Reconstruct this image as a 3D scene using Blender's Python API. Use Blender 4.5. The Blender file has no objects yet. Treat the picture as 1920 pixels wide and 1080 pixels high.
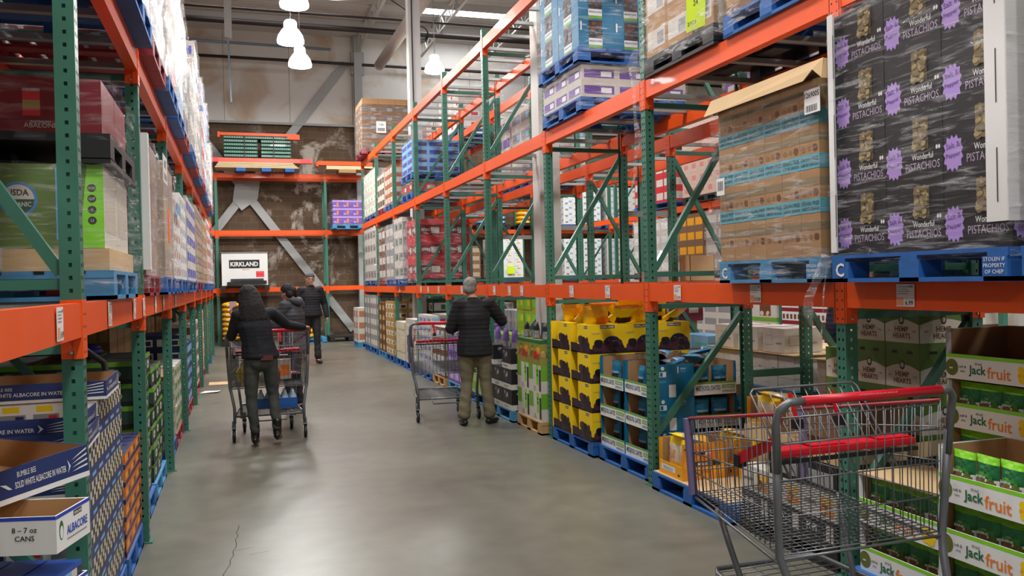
import bpy, bmesh, math, random
from mathutils import Vector, Matrix
R = random.Random(7)
PI = math.pi
COL = bpy.context.scene.collection

# ------------------------------------------------------------------ materials
def lin(h):
    h = h.lstrip('#')
    def g(v):
        v /= 255.0
        return v / 12.92 if v <= .04045 else ((v + .055) / 1.055) ** 2.4
    return tuple(g(int(h[i:i + 2], 16)) for i in (0, 2, 4)) + (1,)

MATS = {}
def mat(name, col, rough=.55, metal=0.0, var=.08, scale=14, bump=0.0, emit=0, spec=.5, coat=0):
    if name in MATS: return MATS[name]
    m = bpy.data.materials.new(name); m.use_nodes = True
    nt = m.node_tree; b = nt.nodes['Principled BSDF']
    c = lin(col)
    b.inputs['Roughness'].default_value = rough
    b.inputs['Metallic'].default_value = metal
    b.inputs['Specular IOR Level'].default_value = spec
    if coat: b.inputs['Coat Weight'].default_value = coat
    b.inputs['Base Color'].default_value = c
    if var:
        tc = nt.nodes.new('ShaderNodeTexCoord'); n = nt.nodes.new('ShaderNodeTexNoise')
        n.inputs['Scale'].default_value = scale; n.inputs['Detail'].default_value = 4
        nt.links.new(tc.outputs['Object'], n.inputs['Vector'])
        mx = nt.nodes.new('ShaderNodeMixRGB'); mx.blend_type = 'MIX'
        mx.inputs['Color1'].default_value = tuple(x * (1 - var) for x in c[:3]) + (1,)
        mx.inputs['Color2'].default_value = tuple(min(1, x * (1 + var) + var * .02) for x in c[:3]) + (1,)
        nt.links.new(n.outputs['Fac'], mx.inputs['Fac']); nt.links.new(mx.outputs[0], b.inputs['Base Color'])
        if bump:
            bp = nt.nodes.new('ShaderNodeBump'); bp.inputs['Strength'].default_value = bump
            bp.inputs['Distance'].default_value = .02
            nt.links.new(n.outputs['Fac'], bp.inputs['Height']); nt.links.new(bp.outputs[0], b.inputs['Normal'])
    if emit:
        b.inputs['Emission Color'].default_value = c; b.inputs['Emission Strength'].default_value = emit
    MATS[name] = m
    return m

def wrapmat(name='stretch wrap film', lo=.04, hi=.5, tint='#f4f4f6', rough=.12, sx=2.0, sz=9.0, bump=.9):
    """clear plastic film: folded (denser) in streaks whose alpha imitates highlights, glossy and wrinkled"""
    if name in MATS: return MATS[name]
    m = bpy.data.materials.new(name); m.use_nodes = True
    nt = m.node_tree; b = nt.nodes['Principled BSDF']; N = nt.nodes.new; L = nt.links.new
    b.inputs['Base Color'].default_value = lin(tint); b.inputs['Roughness'].default_value = rough
    b.inputs['Specular IOR Level'].default_value = .9
    tc = N('ShaderNodeTexCoord'); mp = N('ShaderNodeMapping'); mp.inputs['Rotation'].default_value = (.30, .22, 0)
    mp.inputs['Scale'].default_value = (sx, sx, sz)
    n = N('ShaderNodeTexNoise'); n.inputs['Scale'].default_value = 2.2; n.inputs['Detail'].default_value = 7
    n.inputs['Distortion'].default_value = .9; n.inputs['Roughness'].default_value = .62
    L(tc.outputs['Object'], mp.inputs['Vector']); L(mp.outputs[0], n.inputs['Vector'])
    mr = N('ShaderNodeMapRange'); mr.inputs['From Min'].default_value = .5; mr.inputs['From Max'].default_value = .72
    mr.inputs['To Min'].default_value = lo; mr.inputs['To Max'].default_value = hi
    L(n.outputs['Fac'], mr.inputs['Value']); L(mr.outputs[0], b.inputs['Alpha'])  # more opaque pale streaks stand in for bright glints along the folds
    bp = N('ShaderNodeBump'); bp.inputs['Strength'].default_value = bump; bp.inputs['Distance'].default_value = .06
    L(n.outputs['Fac'], bp.inputs['Height']); L(bp.outputs[0], b.inputs['Normal'])
    MATS[name] = m
    return m

# ------------------------------------------------------------------ mesh builder
TXT = {}
def text_data(s, bold=0.0):
    k = (s, bold)
    if k in TXT: return TXT[k]
    cu = bpy.data.curves.new('t', 'FONT'); cu.body = s; cu.size = 1; cu.resolution_u = 2; cu.offset = bold
    ob = bpy.data.objects.new('t', cu); COL.objects.link(ob)
    dg = bpy.context.evaluated_depsgraph_get(); dg.update()
    me = bpy.data.meshes.new_from_object(ob.evaluated_get(dg))
    vs = [(v.co.x, v.co.y) for v in me.vertices]; fs = [tuple(p.vertices) for p in me.polygons]
    bpy.data.objects.remove(ob); bpy.data.curves.remove(cu); bpy.data.meshes.remove(me)
    xs = [v[0] for v in vs] or [0]; ys = [v[1] for v in vs] or [0]
    x0, x1, y0, y1 = min(xs), max(xs), min(ys), max(ys)
    TXT[k] = ([((x - x0), (y - y0)) for x, y in vs], fs, x1 - x0, max(y1 - y0, 1e-6))
    return TXT[k]

class MB:
    def __init__(s): s.v = []; s.f = []; s.m = []; s.mats = []; s.sm = []
    def mi(s, m):
        if m not in s.mats: s.mats.append(m)
        return s.mats.index(m)
    def add(s, vs, fs, m, smooth=False):
        b = len(s.v); i = s.mi(m)
        s.v.extend(tuple(v) for v in vs)
        for f in fs: s.f.append(tuple(b + k for k in f)); s.m.append(i); s.sm.append(smooth)
    def box(s, x0, x1, y0, y1, z0, z1, m, skip=''):
        vs = [(x0, y0, z0), (x1, y0, z0), (x1, y1, z0), (x0, y1, z0), (x0, y0, z1), (x1, y0, z1), (x1, y1, z1), (x0, y1, z1)]
        F = {'b': (0, 3, 2, 1), 't': (4, 5, 6, 7), 'f': (0, 1, 5, 4), 'r': (1, 2, 6, 5), 'k': (2, 3, 7, 6), 'l': (3, 0, 4, 7)}
        s.add(vs, [F[k] for k in F if k not in skip], m)
    def bar(s, a, b, w, h, m, up=(0, 0, 1)):
        a = Vector(a); b = Vector(b); d = (b - a).normalized(); u = Vector(up)
        r = d.cross(u)
        if r.length < 1e-4: r = d.cross(Vector((1, 0, 0)))
        r.normalize(); u = r.cross(d).normalized(); r *= w / 2; u *= h / 2
        vs = [a - r - u, a + r - u, a + r + u, a - r + u, b - r - u, b + r - u, b + r + u, b - r + u]
        s.add(vs, [(0, 3, 2, 1), (4, 5, 6, 7), (0, 1, 5, 4), (1, 2, 6, 5), (2, 3, 7, 6), (3, 0, 4, 7)], m)
    def tube(s, pts, r, m, n=8, closed=False, caps=True):
        pts = [Vector(p) for p in pts]; N = len(pts)
        rs = r if isinstance(r, (list, tuple)) else [r] * N
        prev = None; vs = []
        for i, p in enumerate(pts):
            if closed: d = (pts[(i + 1) % N] - pts[i - 1])
            else: d = (pts[min(i + 1, N - 1)] - pts[max(i - 1, 0)])
            if d.length < 1e-9: d = Vector((0, 0, 1))
            d.normalize()
            if prev is None:
                a = Vector((0, 0, 1)) if abs(d.z) < .9 else Vector((1, 0, 0))
                u = d.cross(a).normalized()
            else:
                u = prev - d * prev.dot(d)
                u = u.normalized() if u.length > 1e-6 else d.orthogonal().normalized()
            prev = u; w = d.cross(u)
            for k in range(n):
                t = 2 * PI * k / n
                vs.append(p + (u * math.cos(t) + w * math.sin(t)) * rs[i])
        fs = []
        for i in range(N if closed else N - 1):
            j = (i + 1) % N
            for k in range(n):
                k2 = (k + 1) % n
                fs.append((i * n + k, i * n + k2, j * n + k2, j * n + k))
        if caps and not closed:
            fs.append(tuple(range(n - 1, -1, -1))); fs.append(tuple((N - 1) * n + k for k in range(n)))
        s.add(vs, fs, m, True)
    def lathe(s, prof, m, c=(0, 0, 0), n=16, axis='z', smooth=True):
        vs = []; P = len(prof)
        for (r, z) in prof:
            for k in range(n):
                t = 2 * PI * k / n; a, b = r * math.cos(t), r * math.sin(t)
                p = (a, b, z) if axis == 'z' else ((z, a, b) if axis == 'x' else (a, z, b))
                vs.append((c[0] + p[0], c[1] + p[1], c[2] + p[2]))
        fs = []
        for i in range(P - 1):
            for k in range(n):
                k2 = (k + 1) % n; fs.append((i * n + k, i * n + k2, (i + 1) * n + k2, (i + 1) * n + k))
        if prof[0][0] > 1e-6: fs.append(tuple(range(n - 1, -1, -1)))
        if prof[-1][0] > 1e-6: fs.append(tuple((P - 1) * n + k for k in range(n)))
        s.add(vs, fs, m, smooth)
    def ellipsoid(s, c, r, m, n=12, k=8):
        vs = []; fs = []
        for i in range(k + 1):
            a = PI * i / k
            for j in range(n):
                t = 2 * PI * j / n
                vs.append((c[0] + r[0] * math.sin(a) * math.cos(t), c[1] + r[1] * math.sin(a) * math.sin(t), c[2] + r[2] * math.cos(a)))
        for i in range(k):
            for j in range(n):
                j2 = (j + 1) % n; fs.append((i * n + j, (i + 1) * n + j, (i + 1) * n + j2, i * n + j2))
        s.add(vs, fs, m, True)
    def mesh(s, name='m'):
        me = bpy.data.meshes.new(name); me.from_pydata(s.v, [], s.f)
        for m in s.mats: me.materials.append(m)
        me.polygons.foreach_set('material_index', s.m); me.polygons.foreach_set('use_smooth', s.sm)
        me.update(); return me

class Art:
    """flat print on a box face: o lower-left corner, u right, v up, n outward"""
    def __init__(s, mb, o, u, v, n):
        s.mb = mb; s.o = Vector(o); s.u = Vector(u); s.v = Vector(v); s.n = Vector(n)
    def p(s, x, y, l): return s.o + s.u * x + s.v * y + s.n * (.0009 * l)
    def poly(s, pts, m, l=1): s.mb.add([s.p(x, y, l) for x, y in pts], [tuple(range(len(pts)))], m)
    def rect(s, x0, y0, x1, y1, m, l=1): s.poly([(x0, y0), (x1, y0), (x1, y1), (x0, y1)], m, l)
    def ell(s, cx, cy, rx, ry, m, l=1, n=14):
        s.poly([(cx + rx * math.cos(2 * PI * i / n), cy + ry * math.sin(2 * PI * i / n)) for i in range(n)], m, l)
    def blobs(s, x0, y0, x1, y1, r, ms, cnt, l=1, seed=1, asp=.8):
        q = random.Random(seed)
        for i in range(cnt):
            rr = r * q.uniform(.7, 1.15); cx = q.uniform(x0 + rr, x1 - rr); cy = q.uniform(y0 + rr * asp, max(y0 + rr * asp + .001, y1 - rr * asp))
            s.ell(cx, cy, rr, rr * asp, q.choice(ms), l + i * .12, 10)
    def text(s, t, cx, cy, h, m, maxw=None, l=2, bold=.0, rot=0):
        vs, fs, w, hh = text_data(t, bold); k = h / hh; kx = k
        if maxw and w * k > maxw: kx = maxw / w
        c, sn = math.cos(rot), math.sin(rot); out = []
        for x, y in vs:
            a = (x - w / 2) * kx; b = (y - hh / 2) * k
            out.append(s.p(cx + a * c - b * sn, cy + a * sn + b * c, l))
        s.mb.add(out, fs, m)

def faces(mb, w, d, h, z0=0):
    """print frames of a box centred in x,y: f front(-y) l left(-x) r right(+x) k back t top"""
    return dict(f=Art(mb, (-w / 2, -d / 2, z0), (1, 0, 0), (0, 0, 1), (0, -1, 0)),
                l=Art(mb, (-w / 2, d / 2, z0), (0, -1, 0), (0, 0, 1), (-1, 0, 0)),
                r=Art(mb, (w / 2, -d / 2, z0), (0, 1, 0), (0, 0, 1), (1, 0, 0)),
                k=Art(mb, (w / 2, d / 2, z0), (-1, 0, 0), (0, 0, 1), (0, 1, 0)),
                t=Art(mb, (-w / 2, -d / 2, z0 + h), (1, 0, 0), (0, 1, 0), (0, 0, 1)))

# ------------------------------------------------------------------ objects
LABELS = {}
def reg(o, label, cat, group=None, kind=None):
    n = len(label.split())
    if not 4 <= n <= 16: print('LABELLEN', n, label)
    if label in LABELS and not (group and LABELS[label] == group): print('DUPLABEL', label)
    LABELS[label] = group
    o['label'] = label; o['category'] = cat
    if group: o['group'] = group
    if kind: o['kind'] = kind
    return o
def obj(name, data, parent=None, loc=(0, 0, 0), rz=0, rx=0, ry=0):
    if isinstance(data, MB): data = data.mesh(name)
    o = bpy.data.objects.new(name, data); COL.objects.link(o)
    o.location = loc; o.rotation_euler = (rx, ry, rz)
    if parent: o.parent = parent
    return o
def thing(name, label, cat, data=None, loc=(0, 0, 0), rz=0, group=None, kind=None, rx=0, ry=0):
    return reg(obj(name, data, None, loc, rz, rx, ry), label, cat, group, kind)
def struct(name, mb):
    o = obj(name, mb); o['kind'] = 'structure'; return o
def copy_tree(o, parent=None):
    c = o.copy(); COL.objects.link(c)
    if parent: c.parent = parent
    for ch in list(o.children): copy_tree(ch, c)
    return c

# ------------------------------------------------------------------ palette
GREEN = mat('green rack paint', '#3a7360', .42, .0, .16, 6, coat=.1)
ORANGE = mat('orange beam paint', '#ee560c', .45, .0, .07, 5, coat=.06)
GALV = mat('galvanised steel', '#a9acab', .38, .7, .15, 20)
STEEL = mat('grey coated steel wire', '#85878a', .35, .6, .1, 30)
BOLT = mat('zinc bolt', '#c9c9c4', .3, .8, 0)
KRAFT = mat('kraft cardboard', '#a98358', .75, 0, .09, 7)
KRAFT2 = mat('pale kraft cardboard', '#c8a97c', .75, 0, .07, 7)
KRAFT3 = mat('dark kraft cardboard', '#7a5a3c', .8, 0, .1, 7)
WHITE = mat('white card', '#e6e6e4', .6, 0, .03)
OFFW = mat('off white carton', '#c9c4ba', .7, 0, .08)
BLACK = mat('black print', '#17171a', .5, 0, 0)
DARK = mat('dark grey print', '#37383c', .5, 0, .05)
GREY = mat('mid grey print', '#8e8e90', .55, 0, .05)
YEL = mat('yellow print', '#f3cf12', .45, 0, .04)
RED = mat('red print', '#c8202c', .45, 0, .05)
RED2 = mat('cart red plastic', '#d01226', .35, 0, .03)
NAVY = mat('navy print', '#1c2b5a', .45, 0, .05)
BLUE = mat('royal blue print', '#2b47b8', .45, 0, .05)
LBLUE = mat('light blue print', '#79b2dc', .45, 0, .05)
TEAL = mat('teal blue print', '#0f6f97', .45, 0, .06)
TEAL2 = mat('pale teal print', '#5fa8b8', .5, 0, .06)
GRN = mat('leaf green print', '#6fa82e', .45, 0, .08)
GRN2 = mat('deep green print', '#1e6b3a', .45, 0, .08)
LIME = mat('lime green print', '#86d62c', .45, 0, .05)
PURP = mat('purple print', '#6c4a9c', .45, 0, .06)
LILAC = mat('lilac print', '#b292dc', .45, 0, .04)
ORNG = mat('orange print', '#ee7f22', .45, 0, .06)
AMBER = mat('amber fruit print', '#f0a91c', .45, 0, .12, 40)
PLUM = mat('plum print', '#2c1726', .4, 0, .25, 40)
PLUM2 = mat('plum skin print', '#4b2a35', .4, 0, .25, 40)
OLIVE = mat('olive fruit print', '#66702c', .5, 0, .15, 60)
NUT = mat('pistachio nuts', '#a99668', .6, 0, .45, 90)
BROWN = mat('brown print', '#6b3f24', .55, 0, .15, 30)
SILV = mat('silver foil', '#c9ccd2', .22, .75, .1, 30, .3)
BLUEP = mat('blue painted pallet wood', '#1d5ea6', .65, 0, .25, 9, .2)
BLUEP2 = mat('worn light blue pallet wood', '#4187b4', .7, 0, .3, 9, .2)
WOODP = mat('raw pallet wood', '#b8925f', .75, 0, .25, 9, .2)
BLACKP = mat('black plastic pallet', '#1b1c1e', .5, 0, .1)
REDP = mat('red painted pallet wood', '#8e2030', .6, 0, .2, 9)
WRAP = wrapmat(lo=.03, hi=.5, rough=.08, sx=1.7, sz=15, bump=1)
WRAPH = wrapmat('heavy stretch wrap film', .06, .7, '#f6f6f8', .09, 2.2, 9, 1)
WRAPL = wrapmat('light stretch wrap film', .01, .26, '#f4f4f6', .07, 1.4, 10, 1)
# ------------------------------------------------------------------ camera
FPX, YAW, PIT, ROL, CH = 1600.0, .3102, -.008, -.0225, 1.65
sc = bpy.context.scene
cam = bpy.data.cameras.new('camera'); co = bpy.data.objects.new('camera', cam); COL.objects.link(co)
cam.sensor_width = 36; cam.lens = FPX * 36 / 1920; cam.clip_start = .05; cam.clip_end = 200
fw = Vector((math.sin(YAW) * math.cos(PIT), math.cos(YAW) * math.cos(PIT), math.sin(PIT)))
r0 = Vector((math.cos(YAW), -math.sin(YAW), 0)); u0 = r0.cross(fw)
rr = r0 * math.cos(ROL) + u0 * math.sin(ROL); uu = u0 * math.cos(ROL) - r0 * math.sin(ROL)
M = Matrix((rr, uu, -fw)).transposed().to_4x4(); M.translation = Vector((0, 0, CH)); co.matrix_world = M
sc.camera = co
sc.view_settings.view_transform = 'Standard'; sc.view_settings.look = 'None'
sc.view_settings.gamma = 1; sc.view_settings.use_curve_mapping = False; sc.view_settings.exposure = 0.2
sc.cycles.use_denoising = True; sc.cycles.max_bounces = 7; sc.cycles.transparent_max_bounces = 12
sc.cycles.diffuse_bounces = 4; sc.cycles.sample_clamp_indirect = 4; sc.cycles.caustics_reflective = False; sc.cycles.caustics_refractive = False

# ------------------------------------------------------------------ setting
def nodes(m): return m.node_tree, m.node_tree.nodes.new, m.node_tree.links.new
fl = mat('polished concrete', '#8b8a80', .22, 0, .10, 1.3)
nt, N, L = nodes(fl); b = nt.nodes['Principled BSDF']
tc = N('ShaderNodeTexCoord'); n1 = N('ShaderNodeTexNoise'); n1.inputs['Scale'].default_value = .55; n1.inputs['Detail'].default_value = 8
n2 = N('ShaderNodeTexNoise'); n2.inputs['Scale'].default_value = 5; n2.inputs['Detail'].default_value = 6
L(tc.outputs['Object'], n1.inputs['Vector']); L(tc.outputs['Object'], n2.inputs['Vector'])
cr = N('ShaderNodeValToRGB'); cr.color_ramp.elements[0].position = .32; cr.color_ramp.elements[1].position = .7
cr.color_ramp.elements[0].color = lin('#595850'); cr.color_ramp.elements[1].color = lin('#787668')
mx = N('ShaderNodeMixRGB'); mx.inputs['Fac'].default_value = .4; L(n1.outputs['Fac'], mx.inputs['Color1']); L(n2.outputs['Fac'], mx.inputs['Color2'])
L(mx.outputs[0], cr.inputs[0]); L(cr.outputs[0], b.inputs['Base Color'])
mr = N('ShaderNodeMapRange'); mr.inputs['To Min'].default_value = .24; mr.inputs['To Max'].default_value = .42; L(n1.outputs['Fac'], mr.inputs['Value']); L(mr.outputs[0], b.inputs['Roughness'])
m = MB(); m.box(-9, 22, -6, 27.1, -.1, 0, fl); floor_ = struct('floor', m)
crk = mat('dark floor crack', '#2c2b28', .8)
m = MB(); pts = [(-.035, 6.2)]
for i in range(16): pts.append((pts[-1][0] + R.uniform(-.022, .032), pts[-1][1] - .085))
for a, b2 in zip(pts, pts[1:]): m.add([(a[0] - .0025, a[1], .001), (a[0] + .0025, a[1], .001), (b2[0] + .0025, b2[1], .001), (b2[0] - .0025, b2[1], .001)], [(0, 1, 2, 3)], crk)
for q in ((-.06, 5.62), (.03, 5.5)):
    m.add([(q[0], q[1], .001), (q[0] + .11, q[1] + .03, .001), (q[0] + .11, q[1] + .034, .001), (q[0], q[1] + .004, .001)], [(0, 1, 2, 3)], crk)
obj('crack', m, floor_)

blk = mat('brown concrete block', '#5d4a3c', .85, 0, .12, 5)
nt, N, L = nodes(blk); b = nt.nodes['Principled BSDF']
tc = N('ShaderNodeTexCoord'); mp = N('ShaderNodeMapping'); mp.inputs['Rotation'].default_value = (PI / 2, 0, 0)
br = N('ShaderNodeTexBrick'); br.inputs['Scale'].default_value = 1; br.inputs['Brick Width'].default_value = .4; br.inputs['Row Height'].default_value = .2
br.inputs['Mortar Size'].default_value = .008; br.inputs['Color1'].default_value = lin('#64503f'); br.inputs['Color2'].default_value = lin('#56442f'); br.inputs['Mortar'].default_value = lin('#6e5e50')
L(tc.outputs['Object'], mp.inputs['Vector']); L(mp.outputs[0], br.inputs['Vector'])
ns = N('ShaderNodeTexNoise'); ns.inputs['Scale'].default_value = 1.1; ns.inputs['Detail'].default_value = 10; ns.inputs['Roughness'].default_value = .7; ns.inputs['Distortion'].default_value = .5
L(tc.outputs['Object'], ns.inputs['Vector'])
rp = N('ShaderNodeValToRGB'); rp.color_ramp.elements[0].position = .525; rp.color_ramp.elements[1].position = .60; L(ns.outputs['Fac'], rp.inputs[0])
sx = N('ShaderNodeSeparateXYZ'); L(tc.outputs['Object'], sx.inputs[0])   # the damp strip lies about x = 1.9
m1 = N('ShaderNodeMath'); m1.operation = 'SUBTRACT'; m1.inputs[1].default_value = 1.9; L(sx.outputs['X'], m1.inputs[0])
m2 = N('ShaderNodeMath'); m2.operation = 'ABSOLUTE'; L(m1.outputs[0], m2.inputs[0])
m3 = N('ShaderNodeMapRange'); m3.inputs['From Min'].default_value = .5; m3.inputs['From Max'].default_value = 1.9; m3.inputs['To Min'].default_value = 1; m3.inputs['To Max'].default_value = .05; L(m2.outputs[0], m3.inputs['Value'])
m4 = N('ShaderNodeMath'); m4.operation = 'MULTIPLY'; L(rp.outputs[0], m4.inputs[0]); L(m3.outputs[0], m4.inputs[1])
mx = N('ShaderNodeMixRGB'); L(m4.outputs[0], mx.inputs['Fac']); L(br.outputs['Color'], mx.inputs['Color1']); mx.inputs['Color2'].default_value = lin('#b5ab9e')
L(mx.outputs[0], b.inputs['Base Color'])
bp = N('ShaderNodeBump'); bp.inputs['Strength'].default_value = .5; bp.inputs['Distance'].default_value = .01; L(br.outputs['Fac'], bp.inputs['Height']); bp.invert = True; L(bp.outputs[0], b.inputs['Normal'])
pan = mat('stained white insulation panel', '#dedad2', .6, 0, .05, 2)
nt, N, L = nodes(pan); b = nt.nodes['Principled BSDF']
tc = N('ShaderNodeTexCoord'); ns = N('ShaderNodeTexNoise'); ns.inputs['Scale'].default_value = .8; ns.inputs['Detail'].default_value = 7; ns.inputs['Distortion'].default_value = .6
L(tc.outputs['Object'], ns.inputs['Vector']); rp = N('ShaderNodeValToRGB'); rp.color_ramp.elements[0].position = .52; rp.color_ramp.elements[1].position = .74
rp.color_ramp.elements[0].color = lin('#dfdcd5'); rp.color_ramp.elements[1].color = lin('#bd9f7c'); L(ns.outputs['Fac'], rp.inputs[0]); L(rp.outputs[0], b.inputs['Base Color'])
greyp = mat('grey painted steel', '#a6a8a6', .5, 0, .06, 4)
seam = mat('dark panel seam', '#7f7a72', .7)
m = MB(); m.box(-9, 22, 27, 27.25, 0, 6.6, blk); wall_back = struct('wall_back', m)
m = MB(); m.box(-9, 22, 26.96, 27.2, 6.6, 9.6, pan)
for x in [-7.9 + 1.27 * 1.5 * k for k in range(16)]: m.box(x, x + .012, 26.955, 26.96, 6.62, 9.5, seam)
struct('wall_back_upper', m)
m = MB(); m.box(-9, 22, 26.86, 26.96, 6.57, 6.64, greyp); struct('trim_1', m)
m = MB(); m.box(21.9, 22.1, -6, 27.1, 0, 9.6, pan); struct('wall_right', m)
m = MB(); m.box(-9.1, -8.9, -6, 27.1, 0, 9.6, blk); struct('wall_left', m)
# deck of the roof, ribs run along x
deck = mat('white roof deck', '#b9b7b1', .6, 0, .06, 3)
m = MB(); ys = [-6]; y = -6; zz = []
prof = []
k = 0
while y < 27.2:
    prof += [(y, 9.42), (y + .09, 9.42), (y + .11, 9.38), (y + .17, 9.38), (y + .19, 9.42)]; y += .2
vs = []; fs = []
for i, (yy, z) in enumerate(prof): vs += [(-9, yy, z), (22, yy, z)]
for i in range(len(prof) - 1): fs.append((2 * i, 2 * i + 2, 2 * i + 3, 2 * i + 1))
m.add(vs, fs, deck); m.box(-9, 22, -6, 27.2, 9.5, 9.55, deck); struct('ceiling', m)
trus = mat('white painted truss steel', '#b4b2ac', .55, 0, .05)
for k, x in enumerate((3.72, 5.74, 7.85, 10.0, 12.2)):
    m = MB()
    m.bar((x, 8, 8.9), (x, 26.9, 8.9), .07, .05, trus); m.bar((x, 8, 9.33), (x, 26.9, 9.33), .08, .05, trus)
    y = 8.0; i = 0
    while y < 26.5:
        m.bar((x, y, 8.9 if i % 2 else 9.33), (x, y + .4, 9.33 if i % 2 else 8.9), .025, .025, trus); y += .4; i += 1
    obj('trim_%d' % (2 + k), m)['kind'] = 'structure'
# purlins across
m = MB()
for y in (12, 14.2, 16.4, 18.6, 20.8, 23.0, 25.2): m.box(-9, 22, y, y + .06, 9.2, 9.38, trus)
struct('trim_7', m)
pipe = mat('dark iron pipe', '#3b3433', .5, .4, .1)
pipeb = mat('grey blue conduit', '#6f7a86', .5, .3, .1)
def pipe_thing(label, pts, r, mt, cat='pipe', name='ceiling_pipe'):
    m = MB(); m.tube(pts, r, mt, 10); return thing(name, label, cat, m)
pipe_thing('dark iron pipe running along the top of the white end wall', [(-9, 26.75, 8.55), (20, 26.75, 8.42)], .045, pipe)
pipe_thing('thick dark pipe crossing under the roof deck above the bell lamps', [(-9, 23.4, 8.62), (20, 24.1, 8.74)], .075, pipe)
pipe_thing('thin grey blue conduit under the roof, just before the end wall', [(-9, 25.6, 8.72), (2.75, 25.6, 8.6)], .04, pipeb)
pipe_thing('thin dark conduit crossing the roof beside the thick dark pipe', [(-9, 22.8, 8.75), (20, 22.8, 8.72)], .03, pipe)
m = MB(); m.tube([(4.15, 15, 8.0), (4.05, 24.6, 8.0)], .15, trus, 16)
m.lathe([(.0, 0), (.08, .02), (.13, .05), (.15, .09)], trus, (4.05, 24.66, 8.0), 16, 'y')
thing('vent_duct', 'long white round duct hanging under the roof trusses', 'duct', m)
m = MB(); m.box(-.16, .0, 19.95, 20.07, 7.2, 9.4, greyp); m.bar((-.09, 20, 7.3), (-.05, 20, 5.76), .09, .04, pipeb)
thing('hanging_conduit', 'vertical grey conduit hanging down from the roof over the aisle', 'conduit', m)
m = MB()
for k in range(4):
    m.tube([(4.6 + (.17 + .02 * k) * math.cos(t * PI / 8 + k), 21.5 + .05 * k, 8.05 + (.16 + .02 * k) * math.sin(t * PI / 8 + k)) for t in range(16)], .012, BLACK, 6, True)
m.tube([(4.5, 21.5, 8.2), (4.2, 21.5, 8.62), (3.75, 21.5, 8.89)], .012, BLACK, 6)
thing('cable_coil', 'coil of black cable hanging beside the white duct', 'cable', m)

# skylights
sky_m = mat('skylight panel daylight', '#f4f8ff', .5, 0, 0, emit=9)
k = 1
for x0, x1, y0, y1 in ((-1.2, 2.7, 22.75, 23.2), (5.1, 7.8, 23.25, 23.95), (5.2, 8.4, 25.5, 26.1), (-6.5, -3.0, 20, 21), (7.2, 9.9, 20, 20.9), (9.5, 12.5, 23.3, 24), (-.5, 2.5, 13, 14), (-.5, 2.5, 4, 5), (6.5, 9.5, 13, 14), (6.5, 9.5, 4, 5)):
    m = MB(); m.box(x0 - .05, x1 + .05, y0 - .05, y1 + .05, 9.36, 9.42, trus); m.box(x0, x1, y0, y1, 9.34, 9.37, sky_m)
    struct('window_%d' % k, m); k += 1
# columns of the building
colm = mat('white painted column', '#c9c8c3', .5, 0, .05, 3)
wn = 1
for x, y in ((3.46, 16.92), (3.62, 9.82), (3.7, 26.82)):
    q_ = .13 if y < 12 else .12
    m = MB(); m.box(x - q_, x + q_, y - q_, y + q_, 0, 9.4, colm if y < 26 else greyp)
    if y < 26:
        m.bar((x - .05, y - q_ - .01, 1), (x - .05, y - q_ - .01, 9.3), .02, .02, BLACK)
    else: m.box(x - .2, x + .2, y - .05, y + .12, 8.2, 8.9, greyp)
    struct('column', m)
# wall bracing
m = MB()
def br_(a, b, w=.22): m.bar((a[0], 26.9, a[1]), (b[0], 26.9, b[1]), .06, w, greyp, (0, 1, 0))
def wbar(a, b, w=.24):
    m.add([], [], greyp)
    A = Vector((a[0], 26.88, a[1])); B = Vector((b[0], 26.88, b[1])); d = (B - A).normalized(); s = Vector((d.z, 0, -d.x)) * w / 2
    vs = [A - s, A + s, B + s, B - s]; vs += [v + Vector((0, .08, 0)) for v in vs]
    m.add(vs, [(0, 1, 2, 3), (0, 4, 5, 1), (1, 5, 6, 2), (2, 6, 7, 3), (3, 7, 4, 0)], greyp)
wbar((3.35, 8.54), (-1.6, 2.05)); wbar((-2.5, 8.27), (3.4, .25))
m.add([(.02, y_, z_) if 0 else (x_, y_, z_) for y_ in (26.86, 26.875) for x_, z_ in ((.0, 4.9), (.7, 4.85), (.62, 4.3), (.15, 3.95), (-.1, 4.25))], [(0, 4, 3, 2, 1), (5, 6, 7, 8, 9)] + [(i, (i + 1) % 5, 5 + (i + 1) % 5, 5 + i) for i in range(5)], greyp)
thing('wall_brace', 'grey steel cross bracing fixed to the brown block end wall', 'bracing', m)

# lamps
lampm = mat('bell lamp glass', '#fffaf0', .3, 0, 0, emit=16)
def bell(loc, label):
    r = thing('bell_lamp', label, 'lamp', None, loc, group='bell lamps hanging from the roof')
    m = MB(); m.lathe([(.255, -.17), (.262, -.12), (.235, -.02), (.17, .08), (.13, .12)], lampm, n=24)
    obj('lamp_shade', m, r)
    m = MB(); m.lathe([(.13, .12), (.13, .24), (.1, .28), (.02, .3)], mat('lamp housing', '#e9e9e6', .4, 0, 0, emit=1.2), n=16); obj('housing', m, r)
    m = MB(); m.tube([(0, 0, .3), (0, 0, .36), (.02, 0, .42)], .012, trus, 6); m.tube([(0, 0, .36), (0, 0, 9.35 - loc[2])], .008, trus, 6); obj('cord', m, r)
    return r
def light(x, y, z, e, size=.6):
    l = bpy.data.lights.new('lamp_light', 'AREA'); l.shape = 'DISK'; l.size = size; l.energy = e; l.color = (1, .985, .96)
    o = bpy.data.objects.new('lamp_light', l); COL.objects.link(o); o.location = (x, y, z); return o
vis = [((1.1, 17.4, 6.62), 'middle one of the three glowing bell lamps over the aisle'), ((1.46, 20, 6.82), 'lowest and farthest of the three glowing bell lamps over the aisle'),
       ((1.09, 16, 6.9), 'glowing bell lamp over the aisle cut off by the top of the picture'), ((5.05, 22, 7.36), 'glowing bell lamp right of the white building column'),
       ((7.4, 19.5, 7.3), 'glowing bell lamp seen behind the top beams of the right racks')]
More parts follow.
